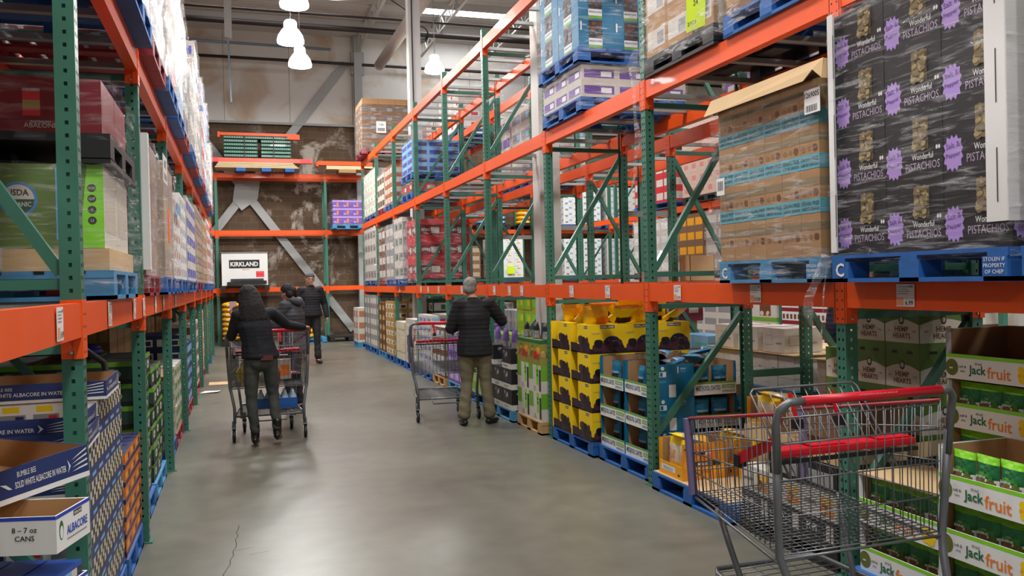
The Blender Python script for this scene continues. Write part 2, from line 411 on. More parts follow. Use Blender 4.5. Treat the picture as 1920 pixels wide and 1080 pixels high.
for p, l in vis: bell(p, l); light(p[0], p[1], p[2] - .2, 120)
for x in (-5.5, 1.1, 7.4, 13):
    for y in (-4, 1, 6, 11, 22):
        light(x, y, 7.3, 190, .8)
w = bpy.data.worlds.new('world'); sc.world = w; w.use_nodes = True
w.node_tree.nodes['Background'].inputs[0].default_value = (1, .98, .95, 1); w.node_tree.nodes['Background'].inputs[1].default_value = .16

# ------------------------------------------------------------------ racks
LV = [(1.468, 1.603), (3.067, 3.199), (4.67, 4.809)]
PW = .076
def post_mesh(h, detail=True, hm=GREEN):
    """channel post, aisle face at x=0 looking to -x, occupying x 0..PW, y 0..PW"""
    m = MB(); P = .0508
    if not detail:
        m.box(0, PW, 0, PW, 0, h, hm)
        return m.mesh('post')
    n = int(h / P)
    def strip(fn, cols):
        # fn(a, z) -> point; a across 0..PW ; cols = hole centres, hole half width hw
        hw = .0065; edges = [0]
        for c in cols: edges += [c - hw, c + hw]
        edges.append(PW)
        for i in range(len(edges) - 1):
            a0, a1 = edges[i], edges[i + 1]
            if i % 2 == 0: m.add([fn(a0, 0), fn(a1, 0), fn(a1, h), fn(a0, h)], [(0, 1, 2, 3)], hm)
            else:
                z = 0
                for k in range(n):
                    zc = (k + .5) * P
                    m.add([fn(a0, z), fn(a1, z), fn(a1, zc - .008), fn(a0, zc - .008)], [(0, 1, 2, 3)], hm); z = zc + .008
                m.add([fn(a0, z), fn(a1, z), fn(a1, h), fn(a0, h)], [(0, 1, 2, 3)], hm)
    strip(lambda a, z: (0, a, z), (.022, .054))
    strip(lambda a, z: (a, 0, z), (.036,))
    strip(lambda a, z: (a, PW, z), (.036,))
    m.box(.002, PW, .002, .004, 0, .001, hm)
    # returned lips
    m.add([(PW, 0, 0), (PW, .016, 0), (PW, .016, h), (PW, 0, h)], [(0, 1, 2, 3)], hm)
    m.add([(PW, PW, 0), (PW, PW - .016, 0), (PW, PW - .016, h), (PW, PW, h)], [(0, 1, 2, 3)], hm)
    m.box(-.02, PW + .02, -.02, PW + .02, 0, .008, hm)
    return m.mesh('post')
PM = {}
def rack(name, label, loc, rz, ys, depth, h=4.93, skip_levels=(), levels=LV, dets=99, bars=4, mirror=False, cat='rack'):
    """local: aisle face at x=0 looking to -x, length along +y, post k at ys[k]; mirror swaps the diagonal"""
    root = thing(name, label, cat, None, loc, rz)
    def pm(det):
        k = (h, det)
        if k not in PM: PM[k] = post_mesh(h, det)
        return PM[k]
    DX = depth
    key = (h, DX, mirror)
    mk = MB(); mk.box(PW, DX, .015, PW - .015, 0, .04, GREEN)
    zs = [0] + [z for _, z in levels]
    tops = [z for z, _ in levels] + [h]
    brs = []
    for a, b2 in zip(zs, tops):
        if b2 - a < .5: continue
        lo, hi = a + .12, b2 - .12
        if a == 0: lo = .42
        p, q = ((PW, lo), (DX, hi)) if not mirror else ((DX, lo), (PW, hi))
        dm = MB(); dm.bar((p[0], PW / 2, p[1]), (q[0], PW / 2, q[1]), .04, .045, GREEN); brs.append(('diagonal_brace', dm.mesh('diagonal_brace')))
        for z in ((a + .075, b2 - .045) if a else (b2 - .045,)):
            hb = MB(); hb.bar((PW, PW / 2, z), (DX, PW / 2, z), .04, .04, GREEN); brs.append(('horizontal_brace', hb.mesh('horizontal_brace')))
    for k, y in enumerate(ys):
        fr = obj('upright_frame', None, root, (0, y, 0))
        obj('post', pm(k < dets), fr)
        obj('post', pm(k < dets), fr, (DX + PW, PW, 0), PI)
        for nm_, me_ in brs: obj(nm_, me_, fr)
    bm_ = {}
    for k in range(len(ys) - 1):
        ln = ys[k + 1] - ys[k] - PW
        for li, (z0, z1) in enumerate(levels):
            if (k, li) in skip_levels: continue
            kk = round(ln, 3)
            if kk not in bm_:
                hgt = z1 - z0
                b_ = MB(); b_.box(0, .05, 0, ln, 0, hgt, ORANGE); b_.box(.05, .065, 0, ln, 0, hgt - .04, ORANGE)
                c_ = MB()
                # connector: wraps aisle side and bay side of the post, y from -PW/2 to .004
                c_.box(-.004, .0, -PW / 2, .012, -.085, hgt + .012, ORANGE); c_.box(-.004, PW, -.001, .004, -.085, hgt + .012, ORANGE)
                c_.box(.0, .03, .004, .012, -.085, 0, ORANGE)
                for q in range(4): c_.lathe([(.006, -.0048), (.006, -.004)], BLACK, (0, -.018, -.06 + .05 * q), 6, 'x')
                c_.lathe([(.009, 0), (.009, .004), (.004, .006)], BOLT, (.04, .004, -.06), 8, 'y')
                x_ = MB(); x_.box(.02, DX + PW - .02, -.03, .03, hgt - .045, hgt - .008, GALV)
                bm_[kk] = (b_.mesh('beam'), c_.mesh('connector'), x_.mesh('cross_bar'))
            B_, C_, X_ = bm_[kk]
            y0 = ys[k] + PW
            bf = obj('beam', B_, root, (0, y0, z0)); obj('connector', C_, bf)
            c2 = obj('connector', C_, bf, (0, ln, 0)); c2.scale = (1, -1, 1)
            bb = obj('beam', B_, root, (DX + PW, y0 + ln, z0), PI); obj('connector', C_, bb)
            c2 = obj('connector', C_, bb, (0, ln, 0)); c2.scale = (1, -1, 1)
            for q in range(bars):
                obj('cross_bar', X_, root, (0, y0 + ln * (q + .5) / bars, z0))
    return root
BAY = 2.288
Y0 = 3.80
ysR = [(k - 1) * BAY for k in range(10)]
rack('pallet_rack', 'orange and green pallet rack along the right side of the aisle', (3.086, Y0, 0), 0, ysR, .86, dets=8)
rack('pallet_rack', 'pallet rack standing back to back behind the right aisle rack', (4.53, Y0, 0), 0, ysR, .77, dets=6, mirror=True)
ysL = [k * BAY for k in range(10)]
LY0 = 3.72
rack('pallet_rack', 'orange and green pallet rack along the left side of the aisle', (-.59, LY0 - BAY + 9 * BAY + PW, 0), PI, ysL, .86, dets=10)
rack('pallet_rack', 'shaded pallet rack standing back to back behind the left aisle rack', (-1.85, LY0 - BAY + 9 * BAY + PW, 0), PI, ysL, .8, dets=0)
LVB = [(1.50, 1.63), (3.17, 3.30), (4.83, 4.96)]
rack('pallet_rack', 'orange and green pallet rack standing against the end wall', (-.52, 26.0, 0), PI / 2, [-3.1 * k for k in range(-2, 6)], .7, h=5.0, levels=LVB, dets=0, bars=0)
LVC = [(1.50, 1.63), (3.05, 3.19)]
rack('pallet_rack', 'pallet rack on the far side of the next aisle', (9.1, 6.0, 0), 0, [k * BAY for k in range(8)], .86, h=4.6, levels=LVC, dets=0, bars=2)
# struts tying the two right racks together
for k in range(1, 6):
    y = Y0 + (k - 1) * BAY + PW / 2
    for z, w_ in ((.84, 'low'), (2.35, 'high')):
        m = MB(); m.bar((4.022, y, z), (4.53, y, z), .03, .06, GALV if z > 2 else GREEN)
        thing('rack_spacer', '%s spacer bar joining both right racks at the %s' % (w_, ['frame beside the pistachio pallet', 'frame beside the date trays', 'frame beside the plum cartons', 'frame where the grey haired person reaches', 'frame left of the grey haired person'][k - 1]), 'spacer bar', m)
# ------------------------------------------------------------------ goods: meshes
def pallet_mesh(w, d, mt, mark=None, solid=False):
    """w along x, d along y, 0.14 high; fork openings on all sides"""
    m = MB(); x0, x1, y0, y1 = -w / 2, w / 2, -d / 2, d / 2; bw = .13
    if solid:
        m.box(x0, x1, y0, y1, .1, .14, mt); 
        for x in (x0, -.07, x1 - .14):
            for y in (y0, -.07, y1 - .14): m.box(x, x + .14, y, y + .14, 0.02, .1, mt)
        for x in (x0, -.07, x1 - .14): m.box(x, x + .14, y0, y1, 0, .025, mt)
        return m.mesh('pallet')
    n = 7
    for i in range(n):
        a = x0 + (w - .12) * i / (n - 1); m.box(a, a + .12, y0, y1, .122, .14, mt)
    for y in (y0, -.05, y1 - .1): m.box(x0, x1, y, y + .1, .104, .122, mt)
    for x in (x0, -bw / 2, x1 - bw):
        for y in (y0, -bw / 2, y1 - bw): m.box(x, x + bw, y + .004, y + bw - .004, .02, .104, mt)
    for y in (y0, -.06, y1 - .12): m.box(x0, x1, y, y + .12, 0, .02, mt)
    m.box(x0, x0 + .12, y0, y1, 0.001, .021, mt); m.box(x1 - .12, x1, y0, y1, 0.001, .021, mt)
    if mark:
        A = Art(m, (x0, y1, 0), (0, -1, 0), (0, 0, 1), (-1, 0, 0))
        A.text('C', .065, .064, .07, WHITE, None, 3, .02)
        for k, t in enumerate(('STOLEN IF', 'PROPERTY', 'OF CHEP')): A.text(t, d - .065, .092 - .026 * k, .016, WHITE, .11, 3)
    return m.mesh('pallet')
PCACHE = {}
CH = {'blue': 'blue', 'worn': 'worn light blue', 'wood': 'raw wood', 'black': 'black plastic', 'red': 'dark red'}
def pallet(x0, x1, y0, y1, z, kind, where, mark=False):
    k = (round(x1 - x0, 2), round(y1 - y0, 2), kind, mark)
    if k not in PCACHE:
        PCACHE[k] = pallet_mesh(k[0], k[1], dict(blue=BLUEP, worn=BLUEP2, wood=WOODP, black=BLACKP, red=REDP)[kind], mark, kind == 'black')
    return thing('pallet', fit16('%s pallet %s' % (CH[kind], where)), 'pallet', PCACHE[k], ((x0 + x1) / 2, (y0 + y1) / 2, z))
from mathutils import noise as _nz
def wrap(x0, x1, y0, y1, z0, z1, where, mt=None, seed=0, amp=.012, res=.09, top=True, tail=False):
    bm = bmesh.new(); n = [max(3, int((b - a) / res)) for a, b in ((x0, x1), (y0, y1), (z0, z1))]
    cx, cy, cz = (x0 + x1) / 2, (y0 + y1) / 2, (z0 + z1) / 2
    vd = {}
    def V(p):
        k = tuple(round(c, 4) for c in p)
        if k not in vd:
            v = Vector(p); f = _nz.noise(Vector((v.x * 7 + seed, v.y * 7, v.z * 14))) + .5 * _nz.noise(Vector((v.x * 19, v.y * 19 + seed, v.z * 40)))
            o = Vector((0, 0, 0))
            if abs(v.x - x0) < 1e-4: o.x -= 1
            if abs(v.x - x1) < 1e-4: o.x += 1
            if abs(v.y - y0) < 1e-4: o.y -= 1
            if abs(v.y - y1) < 1e-4: o.y += 1
            if abs(v.z - z1) < 1e-4: o.z += 1
            vd[k] = bm.verts.new(v + o * (.008 + amp * f))
        return vd[k]
    def side(ax, val, a1, r1, n1, a2, r2, n2):
        def P(i, j):
            p = [0, 0, 0]; p[ax] = val; p[a1] = r1[0] + (r1[1] - r1[0]) * i / n1; p[a2] = r2[0] + (r2[1] - r2[0]) * j / n2; return V(p)
        for i in range(n1):
            for j in range(n2):
                try: bm.faces.new((P(i, j), P(i + 1, j), P(i + 1, j + 1), P(i, j + 1)))
                except ValueError: pass
    X, Y, Z = (x0, x1), (y0, y1), (z0, z1)
    side(0, x0, 1, Y, n[1], 2, Z, n[2]); side(0, x1, 1, Y, n[1], 2, Z, n[2]); side(1, y0, 0, X, n[0], 2, Z, n[2]); side(1, y1, 0, X, n[0], 2, Z, n[2])
    if top: side(2, z1, 0, X, n[0], 1, Y, n[1])
    bmesh.ops.recalc_face_normals(bm, faces=bm.faces)
    me = bpy.data.meshes.new('stretch_wrap'); bm.to_mesh(me); bm.free()
    for p in me.polygons: p.use_smooth = True
    me.materials.append(mt or WRAP)
    return thing('stretch_wrap', fit16('clear stretch wrap ' + where), 'plastic wrap', me)

def carton(w, d, h, base, front=None, side=None, top=None, both=None, seams=True):
    m = MB(); g = .0015
    m.box(-w / 2 + g, w / 2 - g, -d / 2 + g, d / 2 - g, g, h - g, base)
    F = faces(m, w, d, h)
    for k in 'flr':
        A = F[k]; A.o = A.o - A.n * g + A.n * .0002
    if both: both(F['f'], w, h); both(F['l'], d, h); both(F['r'], d, h)
    if front: front(F['f'], w, h)
    if side: side(F['l'], d, h); side(F['r'], d, h)
    if seams:
        F['t'].o = F['t'].o - F['t'].n * g; F['t'].rect(w / 2 - .003, .004, w / 2 + .003, d - .004, KRAFT3 if base in (KRAFT, KRAFT2) else GREY, .4)
    return m.mesh('carton')
def tray(w, d, h, wall, lipf=None, sidef=None, front_h=None, inner=KRAFT, t=.005, side_cut=True, floor_=KRAFT):
    """open tray: low front lip, tall sides and back; lip prints on -y, side prints on both x sides"""
    m = MB(); fh = front_h or h
    m.box(-w / 2, w / 2, -d / 2, d / 2, .001, .006, floor_)
    m.box(-w / 2, w / 2, d / 2 - t, d / 2, 0, h, wall); m.box(-w / 2, w / 2, -d / 2, -d / 2 + t, 0, fh, wall)
    for sgn in (-1, 1):
        xa = sgn * w / 2; xb = xa - sgn * t
        x0, x1 = min(xa, xb), max(xa, xb)
        if fh < h and side_cut:
            # side panel with a shoulder rising from the lip to full height
            pr = [(-d / 2, 0), (d / 2, 0), (d / 2, h), (-d / 2 + min(.09, d * .3), h), (-d / 2 + .01, h - .02), (-d / 2, fh)]
            vs = [(x0, y, z) for y, z in pr] + [(x1, y, z) for y, z in pr]; n = len(pr)
            m.add(vs, [tuple(range(n - 1, -1, -1)), tuple(range(n, 2 * n))] + [(i, (i + 1) % n, n + (i + 1) % n, n + i) for i in range(n)], wall)
        else: m.box(x0, x1, -d / 2, d / 2, 0, h, wall)
    # kraft lining
    e = .0008
    m.box(-w / 2 + t, w / 2 - t, d / 2 - t - e, d / 2 - t, .006, h - .002, inner); m.box(-w / 2 + t, w / 2 - t, -d / 2 + t, -d / 2 + t + e, .006, fh - .002, inner)
    for sgn in (-1, 1):
        a = sgn * (w / 2 - t); b2 = a - sgn * e; m.box(min(a, b2), max(a, b2), -d / 2 + .03, d / 2 - t, .006, h - .004, inner)
    F = faces(m, w, d, h)
    if lipf: lipf(F['f'], w, fh)
    if sidef: sidef(F['l'], d, h); sidef(F['r'], d, h)
    return m.mesh('tray')
def pouch(w, h, t, fn, nu=8, nv=10, seed=1, gus=.25, print_=None):
    """stand-up bag, front -y, crimped top; fn(u,v)->material, u,v in 0..1"""
    m = MB(); q = random.Random(seed); P = []
    for side_ in (-1, 1):
        G = []
        for j in range(nv + 1):
            v = j / nv; row = []
            for i in range(nu + 1):
                u = i / nu
                prof = (math.sin(PI * min(max(u, 0), 1)) ** .55) * ((1 - v) ** .45 if v > .1 else (.95)) * (1 if v < .85 else max(0, (1 - v) / .15) ** .7)
                wob = 0 if i in (0, nu) or j in (nv,) else q.uniform(-.06, .06)
                y = side_ * t / 2 * max(0, prof + wob)
                row.append(((u - .5) * w * (1 - .05 * math.sin(PI * v)), y, v * h))
            G.append(row)
        P.append(G)
    for s_, G in zip((-1, 1), P):
        for j in range(nv):
            for i in range(nu):
                q4 = [G[j][i], G[j][i + 1], G[j + 1][i + 1], G[j + 1][i]]
                if s_ > 0: q4 = q4[::-1]
                m.add(q4, [(0, 1, 2, 3)], fn((i + .5) / nu, (j + .5) / nv), True)
    if print_:
        A = Art(m, (-w / 2, -t / 2 - .001, 0), (1, 0, 0), (0, 0, 1), (0, -1, 0)); print_(A, w, h)
    return m.mesh('pouch')

NAMES = {}
for _k, _v in (('black salt and pepper pistachio carton', 'pistachio_carton'), ('black pistachio carton', 'pistachio_carton'), ('plain kraft granola carton', 'granola_carton'), ('teal banded granola carton', 'granola_carton'), ('yellow dried plum carton', 'plum_carton'), ('green hemp hearts carton', 'hemp_heart_carton'), ('purple and white fruit bar carton', 'fruit_bar_carton'), ('teal date carton', 'date_carton'), ('black popped snack carton', 'popped_snack_carton'), ('white popped snack carton', 'popped_snack_carton')): NAMES[_k] = _v
DROP = set('black white grey silver green dull red dark brown blue pale light navy teal tan kraft gold cream orange yellow purple pink beige pinkish greyish whitish off small large big loose top single closed plain mixed colour and with amber rust maroon olive salmon near the multi coloured faced low level clear print dots windowed banded'.split())
def kindname(desc, name):
    if desc in NAMES: return NAMES[desc]
    w = [x for x in desc.split() if x not in DROP]
    return '_'.join(w[-3:]) if w and name == 'carton' else name
def fit16(s):
    for a, b in (('from near end', 'along'), (' wrapped carton', ' carton'), ('clear stretch wrap', 'stretch wrap'), (' in, ', ', '), (' layer, ', ' level, '), (' the left rack', ' left rack'), (' and ', ' '), (' the ', ' '), (' load', ' load')):
        if len(s.split()) <= 16: break
        s = s.replace(a, b)
    return s
ORD = ['bottom', 'second', 'third', 'fourth', 'fifth', 'sixth', 'seventh', 'eighth', 'ninth', 'tenth']
def layer_word(k, nk): return 'top layer' if k == nk - 1 and nk > 1 else ORD[k] + ' layer' if nk > 1 else 'single layer'
def along_word(i, n):
    if n == 1: return ''
    if i == 0: return 'near end'
    if i == n - 1: return 'far end'
    return ('middle' if n == 3 else ORD[i] + ' from near end')
def load(mesh, dims, x, y, z, nx, ny, nz, face, name, desc, place, cat='box', group=None, jit=.0, skip=None, allcells=False, extra=None, gap=0.0):
    """mesh front width dims[0], depth dims[1], height dims[2]. x: aisle plane, y: near end, z: base.
       face L looks to -x, R looks to +x, F looks to -y (then nx runs along +x, ny away from the camera)"""
    w, d, h = dims; q = random.Random(hash((desc, place)) & 0xffff if False else len(desc) * 31 + len(place)); out = []
    meshes = mesh if isinstance(mesh, list) else [mesh]
    for k in range(nz):
        for j in range(nx):
            for i in range(ny):
                if skip and skip(i, j, k): continue
                if not allcells:
                    vis = (k == nz - 1 and z < 1.5) or ((skip and skip(i, j, k + 1))) or (i == 0) or (j == 0)
                    if face == 'F': vis = vis or i == 0
                    if not vis: continue
                if face == 'L': X, Yc, rz = x + (j + .5) * d, y + (i + .5) * (w + gap), -PI / 2
                elif face == 'R': X, Yc, rz = x - (j + .5) * d, y + (i + .5) * (w + gap), PI / 2
                elif face == 'F': X, Yc, rz = x + (j + .5) * (w + gap), y + (i + .5) * d, 0
                elif face == 'G': X, Yc, rz = x - (j + .5) * (w + gap), y + (i + .5) * d, 0
                ws = [layer_word(k, nz)]
                if ny > 1: ws.append(along_word(i, ny))
                if nx > 1: ws.append('aisle row' if j == 0 else (ORD[j] if j else '') + ' row in')
                lab = '%s, %s, %s' % (desc, ', '.join(w_ for w_ in ws if w_), place)
                M_ = meshes[(i * 7 + j * 3 + k * 5) % len(meshes)]
                o = thing(kindname(desc, name), fit16(lab), cat, M_, (X + q.uniform(-jit, jit), Yc + q.uniform(-jit, jit), z + k * h), rz + q.uniform(-jit, jit) * 2, group or (desc.split()[0] + ' ' + desc.split()[-1] + 's ' + place))
                out.append(o)
                if extra: extra(o, i, j, k, lab)
    return out

# ---------- print designs
def a_pist(A, w, h):
    A.rect(0, 0, w, h, mat('black pistachio carton', '#1d1b1e', .4, 0, .1), .3)
    n = 13; cx, cy = w * .16, h * .36; pts = []
    for i in range(2 * n):
        a = PI * i / n; r = 1 if i % 2 else .8
        ca, sa = math.cos(a), math.sin(a); k_ = (abs(ca) ** 3 + abs(sa) ** 3) ** (-1 / 3)
        pts.append((cx + .155 * w * r * k_ * ca, cy + .26 * h * r * k_ * sa))
    A.poly(pts, LILAC, 1)
    A.text('Salt &', cx, cy + .035, .024, PURP, .09, 2, .01, .12); A.text('Pepper', cx, cy - .01, .026, PURP, .095, 2, .01, .12)
    A.text('Wonderful', w * .66, h * .40, .028, WHITE, w * .36, 2, .01); A.text('PISTACHIOS', w * .66, h * .26, .036, mat('pale lilac print', '#b9a9c4', .5), w * .58, 2)
    A.rect(w * .5, h * .5, w * .76, h * .96, mat('dark nuts', '#7c6b44', .6, 0, .3, 60), 1); A.blobs(w * .49, h * .48, w * .77, h * .98, .014, [NUT, mat('dark nuts', '#7c6b44', .6, 0, .3, 60)], 95, 1.4, 3)
    A.ell(w * .9, h * .5, .006, .01, WHITE, 1); A.ell(w * .94, h * .5, .006, .01, WHITE, 1)
def a_gran(A, w, h):
    A.rect(.002, h * .62, w - .002, h * .80, mat('faded brown print', '#8d7b5c', .6), .8)
    A.blobs(.01, h * .36, w - .01, h * .58, .02, [BROWN, mat('oat cluster print', '#8e6a48', .6)], 5, .8, int(w * 100))
def a_granb(A, w, h):
    a_gran(A, w, h); A.rect(0, 0, w, h * .33, TEAL2, 1); A.text('GRAIN FREE', w / 2, h * .22, .022, DARK, w * .9, 2, .01); A.text('ALMOND GRANOLA', w / 2, h * .1, .018, DARK, w * .9, 2, .01)
def a_kraftband(col, t):
    def f(A, w, h): A.rect(0, h * .1, w, h * .45, col, 1); A.text(t, w / 2, h * .28, h * .14, WHITE, w * .8, 2, .01)
    return f
def a_plumF(A, w, h):
    A.rect(0, 0, w, h, YEL, .3); A.rect(w * .3, h * .86, w * .72, h * .97, BLACK, 1); A.text('KIRKLAND', w * .51, h * .915, .02, WHITE, w * .4, 2, .02)
    A.text('SUNSWEET', w * .18, h * .7, .012, PURP, w * .25, 2)
    A.rect(0, 0, w, h * .18, PLUM, .6)
    A.blobs(0, 0, w, h * .50, .034, [PLUM, PLUM2, mat('blue black plum', '#1c1320', .4, 0, .2, 40)], 34, .8, 5, 1.1)
    A.ell(w * .64, h * .44, w * .22, h * .16, mat('midnight blue oval', '#211c44', .4), 2.2, 20); A.rect(w * .38, h * .36, w * .9, h * .45, mat('midnight blue oval', '#211c44', .4), 2.3)
    A.text('Plums', w * .64, h * .43, .026, LBLUE, w * .3, 3, .01)
def a_plumS(A, w, h):
    A.rect(0, 0, w, h, YEL, .3); A.rect(w * .55, h * .86, w * .8, h * .95, BLACK, 1); A.text('KIRKLAND', w * .675, h * .905, .012, WHITE, w * .22, 2, .02)
    A.rect(0, 0, w * .5, h * .3, PLUM, 1); A.text('DRIED PLUMS', w * .25, h * .1, .012, GREY, w * .3, 2)
    A.rect(0, 0, w, h * .2, PLUM, .6); A.blobs(0, 0, w, h * .62, .032, [PLUM, PLUM2, mat('blue black plum', '#1c1320', .4, 0, .2, 40)], 30, 1.1, 8, 1.1)
def a_dateL(A, w, h):
    A.rect(0, 0, w, h, WHITE, .3); A.rect(0, h * .84, w, h, GRN, .8)
    A.text('MEDJOOL DATES', w * .33, h * .46, h * .5, mat('slate blue print', '#3f6680', .5), w * .58, 2, .02); A.rect(w * .66, h * .42, w * .97, h * .74, GRN, 1); A.text('ORGANIC', w * .815, h * .58, h * .22, WHITE, w * .27, 2, .01)
    A.text('SUPERSNACKS', w * .815, h * .22, h * .2, mat('slate blue print', '#3f6680', .5), w * .3, 2, .01)
def a_dateS(A, w, h):
    A.rect(0, 0, w, h, TEAL, .3)
    A.ell(w * .28, h * .88, .016, .016, WHITE, 1); A.rect(w * .2, h * .62, w * .36, h * .78, WHITE, 1); A.rect(w * .22, h * .64, w * .28, h * .76, TEAL, 2)
    A.text('NON', w * .28, h * .48, .02, LBLUE, w * .14, 1); A.rect(w * .62, h * .72, w * .645, h * .92, WHITE, 1)
    A.text('dates', w * .75, h * .86, .016, WHITE, w * .18, 1); A.text('snacks', w * .75, h * .78, .014, LBLUE, w * .18, 1)
    A.rect(w * .42, 0, w * .58, h * .38, WHITE, .6)
def a_datebig(A, w, h):
    A.rect(0, 0, w, h, TEAL, .3); A.rect(w * .28, .006, w * .66, h * .34, WHITE, .8); A.rect(w * .28, .006, w * .66, h * .12, GRN, 1.2)
    A.text('MEDJOOL DATES', w * .47, h * .24, .02, TEAL, w * .34, 2, .02)
    A.rect(w * .28, h * .36, w * .66, h * .96, mat('dark date photo', '#3a1f16', .5, 0, .4, 30), .8); A.blobs(w * .28, h * .36, w * .66, h * .92, .025, [BROWN, mat('date skin', '#4c2415', .4), TEAL], 22, 1, 4)
    A.rect(w * .05, h * .6, w * .09, h * .9, WHITE, 1); A.text('dates', w * .16, h * .8, .016, WHITE, w * .12, 1)
def a_mango(A, w, h):
    A.rect(0, 0, w, h, mat('mango orange carton', '#e8981c', .45, 0, .1, 30), .3); A.blobs(0, h * .1, w, h * .95, .05, [AMBER, ORNG], 12, .8, 2)
    A.rect(w * .15, h * .36, w * .85, h * .5, mat('dark brown band', '#3a2413', .5), 2); A.text('MANGO', w * .5, h * .43, .024, WHITE, w * .6, 3, .02)
    A.rect(w * .35, h * .68, w * .65, h * .74, WHITE, 2); A.text('Just Mango', w * .5, h * .2, .018, BROWN, w * .5, 2.2, .01); A.ell(w * .12, h * .85, .03, .012, GRN2, 2)
def a_mangolip(A, w, h):
    A.rect(0, 0, w, h, AMBER, .3); A.rect(w * .1, h * .35, w * .7, h * .78, WHITE, 1); A.text('MANGO', w * .4, h * .55, h * .28, GREY, w * .4, 2); A.ell(w * .85, h * .3, .02, .01, GRN2, 1)
def a_jackL(A, w, h):
    A.rect(0, 0, w, h, WHITE, .3); A.rect(0, h * .86, w, h, LIME, .8)
    A.ell(w * .07, h * .46, .04, .042, OLIVE, 1, 20); A.rect(w * .04, h * .4, w * .08, h * .46, WHITE, 1.5)
    A.text('soft &', w * .2, h * .52, .013, DARK, .05, 2, .01); A.text('juicy', w * .2, h * .33, .013, DARK, .04, 2, .01)
    A.text('dried', w * .38, h * .68, .014, DARK, .06, 2)
    wj = text_data('Jack', .02)[2]; wf = text_data('fruit', .01)[2]; kj = .056 / text_data('Jack', .02)[3]; kf = .056 / text_data('fruit', .01)[3]; x0 = w * .27
    A.text('Jack', x0 + wj * kj / 2, h * .38, .056, GRN2, None, 2, .02); A.text('fruit', x0 + wj * kj + .006 + wf * kf / 2, h * .38, .056, ORNG, None, 2, .01)
    A.blobs(w * .8, 0, w, h * .8, .026, [AMBER, YEL], 9, 1, 6)
def a_jackS(A, w, h):
    A.rect(0, 0, w, h, WHITE, .3); A.rect(0, h * .86, w, h, LIME, .8); A.ell(w * .75, h * .5, w * .14, h * .3, OLIVE, 1, 18); A.rect(0, h * .02, w, h * .12, LIME, .8)
    A.ell(w * .25, h * .5, w * .1, h * .16, GRN2, 1); A.blobs(w * .1, h * .05, w * .5, h * .3, .02, [AMBER], 6, 1.2, 3)
def a_hemp(A, w, h):
    A.rect(0, 0, w, h, mat('dull green carton', '#5a7a33', .6, 0, .08), .3)
    n = 12; A.poly([(.004, h * .26), (w - .004, h * .26)] + [(w - .004 - (w - .008) * i / n, h * (.66 + .12 * math.sin(PI * i / n))) for i in range(n + 1)], mat('cream print', '#d6cfc0', .6), 1)
    A.text('HEMP', w / 2, h * .56, .032, BROWN, w * .42, 2, .02); A.text('HEARTS', w / 2, h * .41, .032, BROWN, w * .5, 2, .02); A.ell(w / 2, h * .76, .022, .028, DARK, 1.6); A.ell(w / 2, h * .765, .013, .016, OFFW, 2)
    A.text('10x', w * .14, h * .52, .013, BROWN, .03, 2); A.text('10x', w * .86, h * .52, .013, BROWN, .03, 2)
    A.rect(w * .2, .004, w * .36, h * .08, BLACK, 1); A.rect(w * .64, .004, w * .8, h * .08, BLACK, 1)
def a_white(A, w, h):
    A.rect(w * .12, h * .3, w * .45, h * .7, GREY, .6); A.rect(w * .13, h * .32, w * .44, h * .68, OFFW, .8); A.rect(w * .6, h * .35, w * .85, h * .42, GREY, .8)
def a_black(A, w, h):
    A.rect(0, 0, w, h, BLACK, .3); A.rect(0, 0, w, h * .26, OFFW, 1); A.text('ORGANIC', w * .4, h * .13, h * .1, DARK, w * .5, 2)
    A.blobs(w * .1, h * .34, w * .62, h * .9, .026, [SILV, GREY, DARK], 16, 1, 3)
def a_pops(A, w, h): A.rect(0, 0, w, h, BLACK, .3); A.text('POPS', w * .3, h * .5, h * .34, WHITE, w * .3, 2, .02); A.rect(w * .7, h * .1, w * .9, h * .8, OFFW, 1)
def a_packs(A, w, h):
    A.rect(0, 0, w, h, OFFW, .3); A.blobs(w * .5, h * .1, w * .95, h * .9, .03, [ORNG, AMBER, BROWN], 8, 1, 2); A.text('popped', w * .27, h * .5, h * .2, BLACK, w * .35, 2, .01)
def a_greenwhite(A, w, h):
    A.rect(0, 0, w, h, OFFW, .3); A.rect(0, h * .45, w * .35, h, GRN, 1); A.rect(w * .62, h * .3, w * .8, h, LIME, 1); A.ell(w * .71, h * .8, .02, .02, GRN2, 2); A.ell(w * .71, h * .65, .02, .02, GRN2, 2)
    A.rect(w * .84, h * .08, w * .99, h * .85, DARK, 1); A.blobs(w * .38, h * .05, w * .62, h * .25, .012, [NUT], 8, 1, 2)
def a_seed(A, w, h):
    A.rect(0, 0, w, h, mat('olive gold carton', '#8f8a3c', .5, 0, .2, 20), .3); A.rect(0, h * .86, w, h, GRN2, 1); A.blobs(0, h * .2, w, h * .8, .03, [OLIVE, AMBER, NUT], 18, .8, 4)
    A.rect(w * .45, h * .25, w * .9, h * .55, RED, 2); A.ell(w * .25, h * .4, .03, .03, RED, 2)
